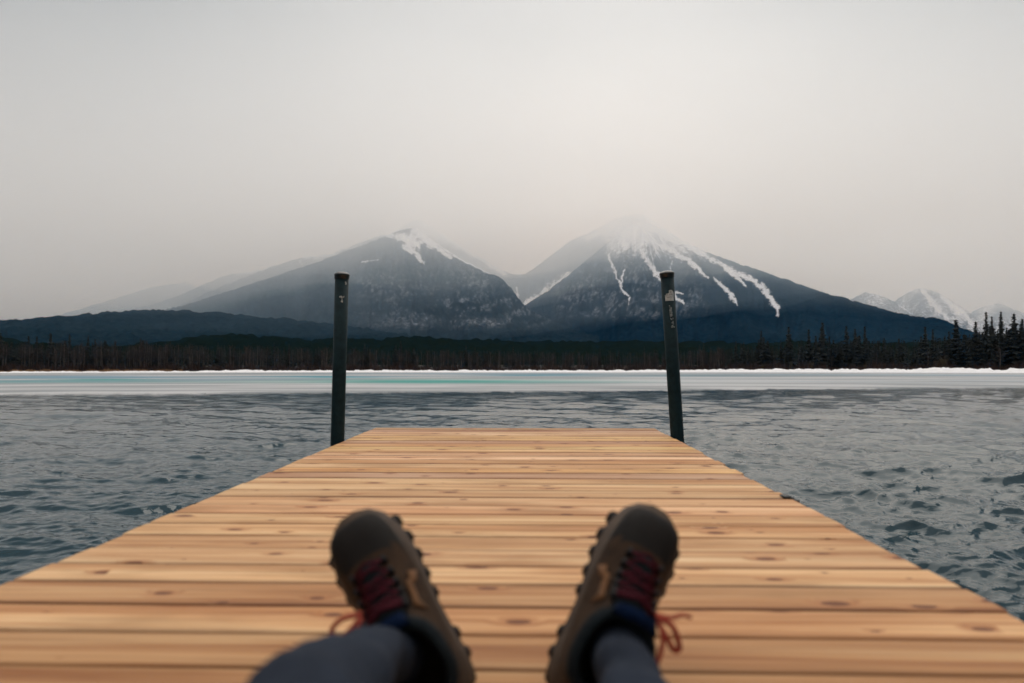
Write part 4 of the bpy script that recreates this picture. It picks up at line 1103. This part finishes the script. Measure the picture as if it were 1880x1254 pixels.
def smooth_path(P, m=4):
    P = [Vector(p) for p in P]; out = []
    for i in range(len(P) - 1):
        p0, p1, p2, p3 = P[max(i - 1, 0)], P[i], P[i + 1], P[min(i + 2, len(P) - 1)]
        for k in range(m):
            t = k / m; out.append(0.5 * ((2 * p1) + (p2 - p0) * t + (2 * p0 - 5 * p1 + 4 * p2 - p3) * t * t + (3 * p1 - p0 - 3 * p2 + p3) * t ** 3))
    return out + [P[-1]]
def dk(v): return Vector((v[0], v[1], v[2] + Z0 + v[1] * math.tan(TILT)))
bow_l = [(smooth_path([(-0.030, 0.160, 0.150), (-0.058, 0.170, 0.152), (-0.078, 0.166, 0.146), (-0.080, 0.152, 0.142), (-0.060, 0.150, 0.148), (-0.036, 0.156, 0.152)]), 0.0040),
         (smooth_path([(-0.034, 0.158, 0.152), (-0.062, 0.140, 0.158), (-0.078, 0.105, 0.158), (-0.084, 0.065, 0.158), (-0.087, 0.030, 0.158)]), 0.0034),
         (smooth_path([(-0.032, 0.154, 0.154), (-0.054, 0.130, 0.164), (-0.066, 0.095, 0.166), (-0.070, 0.060, 0.166)]), 0.0034)]
bow_r = [(smooth_path([(-0.030, 0.137, 0.180), (-0.052, 0.145, 0.178), (-0.066, 0.158, 0.172), (-0.080, 0.164, 0.164)]), 0.0032),
         (smooth_path([(-0.030, 0.135, 0.180), (-0.055, 0.135, 0.182), (-0.070, 0.126, 0.176), (-0.079, 0.116, 0.172), (-0.074, 0.110, 0.170), (-0.058, 0.118, 0.175), (-0.040, 0.128, 0.178)]), 0.0046),
         (smooth_path([(-0.034, 0.134, 0.180), (-0.052, 0.110, 0.184), (-0.058, 0.070, 0.180), (-0.060, 0.020, 0.170), (-0.060, -0.02, 0.16)]), 0.0036)]
boot_l = make_boot(False, dk((-0.114, 1.039, 0.006)), (-0.228, 0.132, 0.300), (-0.20, -0.78, 0.56), bow_l)
boot_r = make_boot(True, dk((0.057, 1.048, 0.006)), (0.164, 0.145, 0.258), (0.20, -0.82, 0.50), bow_r)
for b_, lab in ((boot_l, 'left boot with dark red laces and orange loops'), (boot_r, 'right boot with an orange red lace bow on its outer side')):
    mw = b_.matrix_world.copy(); b_.parent = person; b_.matrix_world = mw; b_['label'] = lab

# ------------------------------------------------------------------ air and cloud
def closed_box(name, lo, hi, mat):
    mb = MB(); mb.box([(a + b) / 2 for a, b in zip(lo, hi)], [b - a for a, b in zip(lo, hi)]); return mb.build(name, mat, smooth=False)
hz = closed_box('haze', (-9800, -600, -4), (9800, 8600, 1290), volume_mat('blue_air', (0.05, 0.42, 1.0), 2.9e-5, 0.0))
tag(hz, 'thin bluish air between the dock and the mountains', kind='stuff')

def build_cloud(name, lift, density, swell, seed, y0, top, label, col, aniso=0.60):
    xs = np.linspace(-9500, 9500, 130); ys = np.linspace(y0, 5600, 70)
    X, Y = np.meshgrid(xs, ys, indexing='ij')
    base = np.interp(X, [-5000, -1200, -380, 150, 900, 3000, 6000], [95, 100, 128, 195, 245, 110, 90]) + lift
    base = base + (fbm(X / 620, Y / 900, 4, seed) - 0.5) * swell
    low = np.stack([X, Y, base], -1).reshape(-1, 3); hi_ = low.copy(); hi_[:, 2] = top
    nu, nv = len(xs), len(ys); f0 = grid_faces(nu, nv); f1 = grid_faces(nu, nv)[:, ::-1] + nu * nv
    per = [i * nv for i in range(nu)] + [(nu - 1) * nv + j for j in range(1, nv)] + [i * nv + nv - 1 for i in range(nu - 2, -1, -1)] + [j for j in range(nv - 2, 0, -1)]
    per = np.array(per); p2 = np.roll(per, -1); f2 = np.stack([per, per + nu * nv, p2 + nu * nv, p2], -1)
    o = mesh_np(name, np.concatenate([low, hi_]), np.concatenate([f0, f1, f2]), volume_mat(name + '_vapour', col, density, aniso), smooth=False)
    bm = bmesh.new(); bm.from_mesh(o.data); bmesh.ops.recalc_face_normals(bm, faces=bm.faces); bm.to_mesh(o.data); bm.free()
    return tag(o, label, kind='stuff')
build_cloud('low_cloud', -75, 1.3e-4, 200, 70, 1100, 1258, 'lowest thin veil of mist at the mountain feet', (0.66, 0.84, 1.0))
build_cloud('low_cloud', 35, 2.1e-4, 230, 71, 1150, 1262, 'thin lower veil of cloud on the mountain flanks', (0.74, 0.89, 1.0))
build_cloud('low_cloud', 110, 2.3e-4, 260, 75, 1220, 1270, 'grey cloud wrapped round the upper mountain slopes', (0.92, 0.97, 1.0))
build_cloud('low_cloud', 290, 3.8e-4, 260, 79, 1700, 1278, 'dense pale cloud hiding the mountain tops', (0.99, 0.995, 1.0))
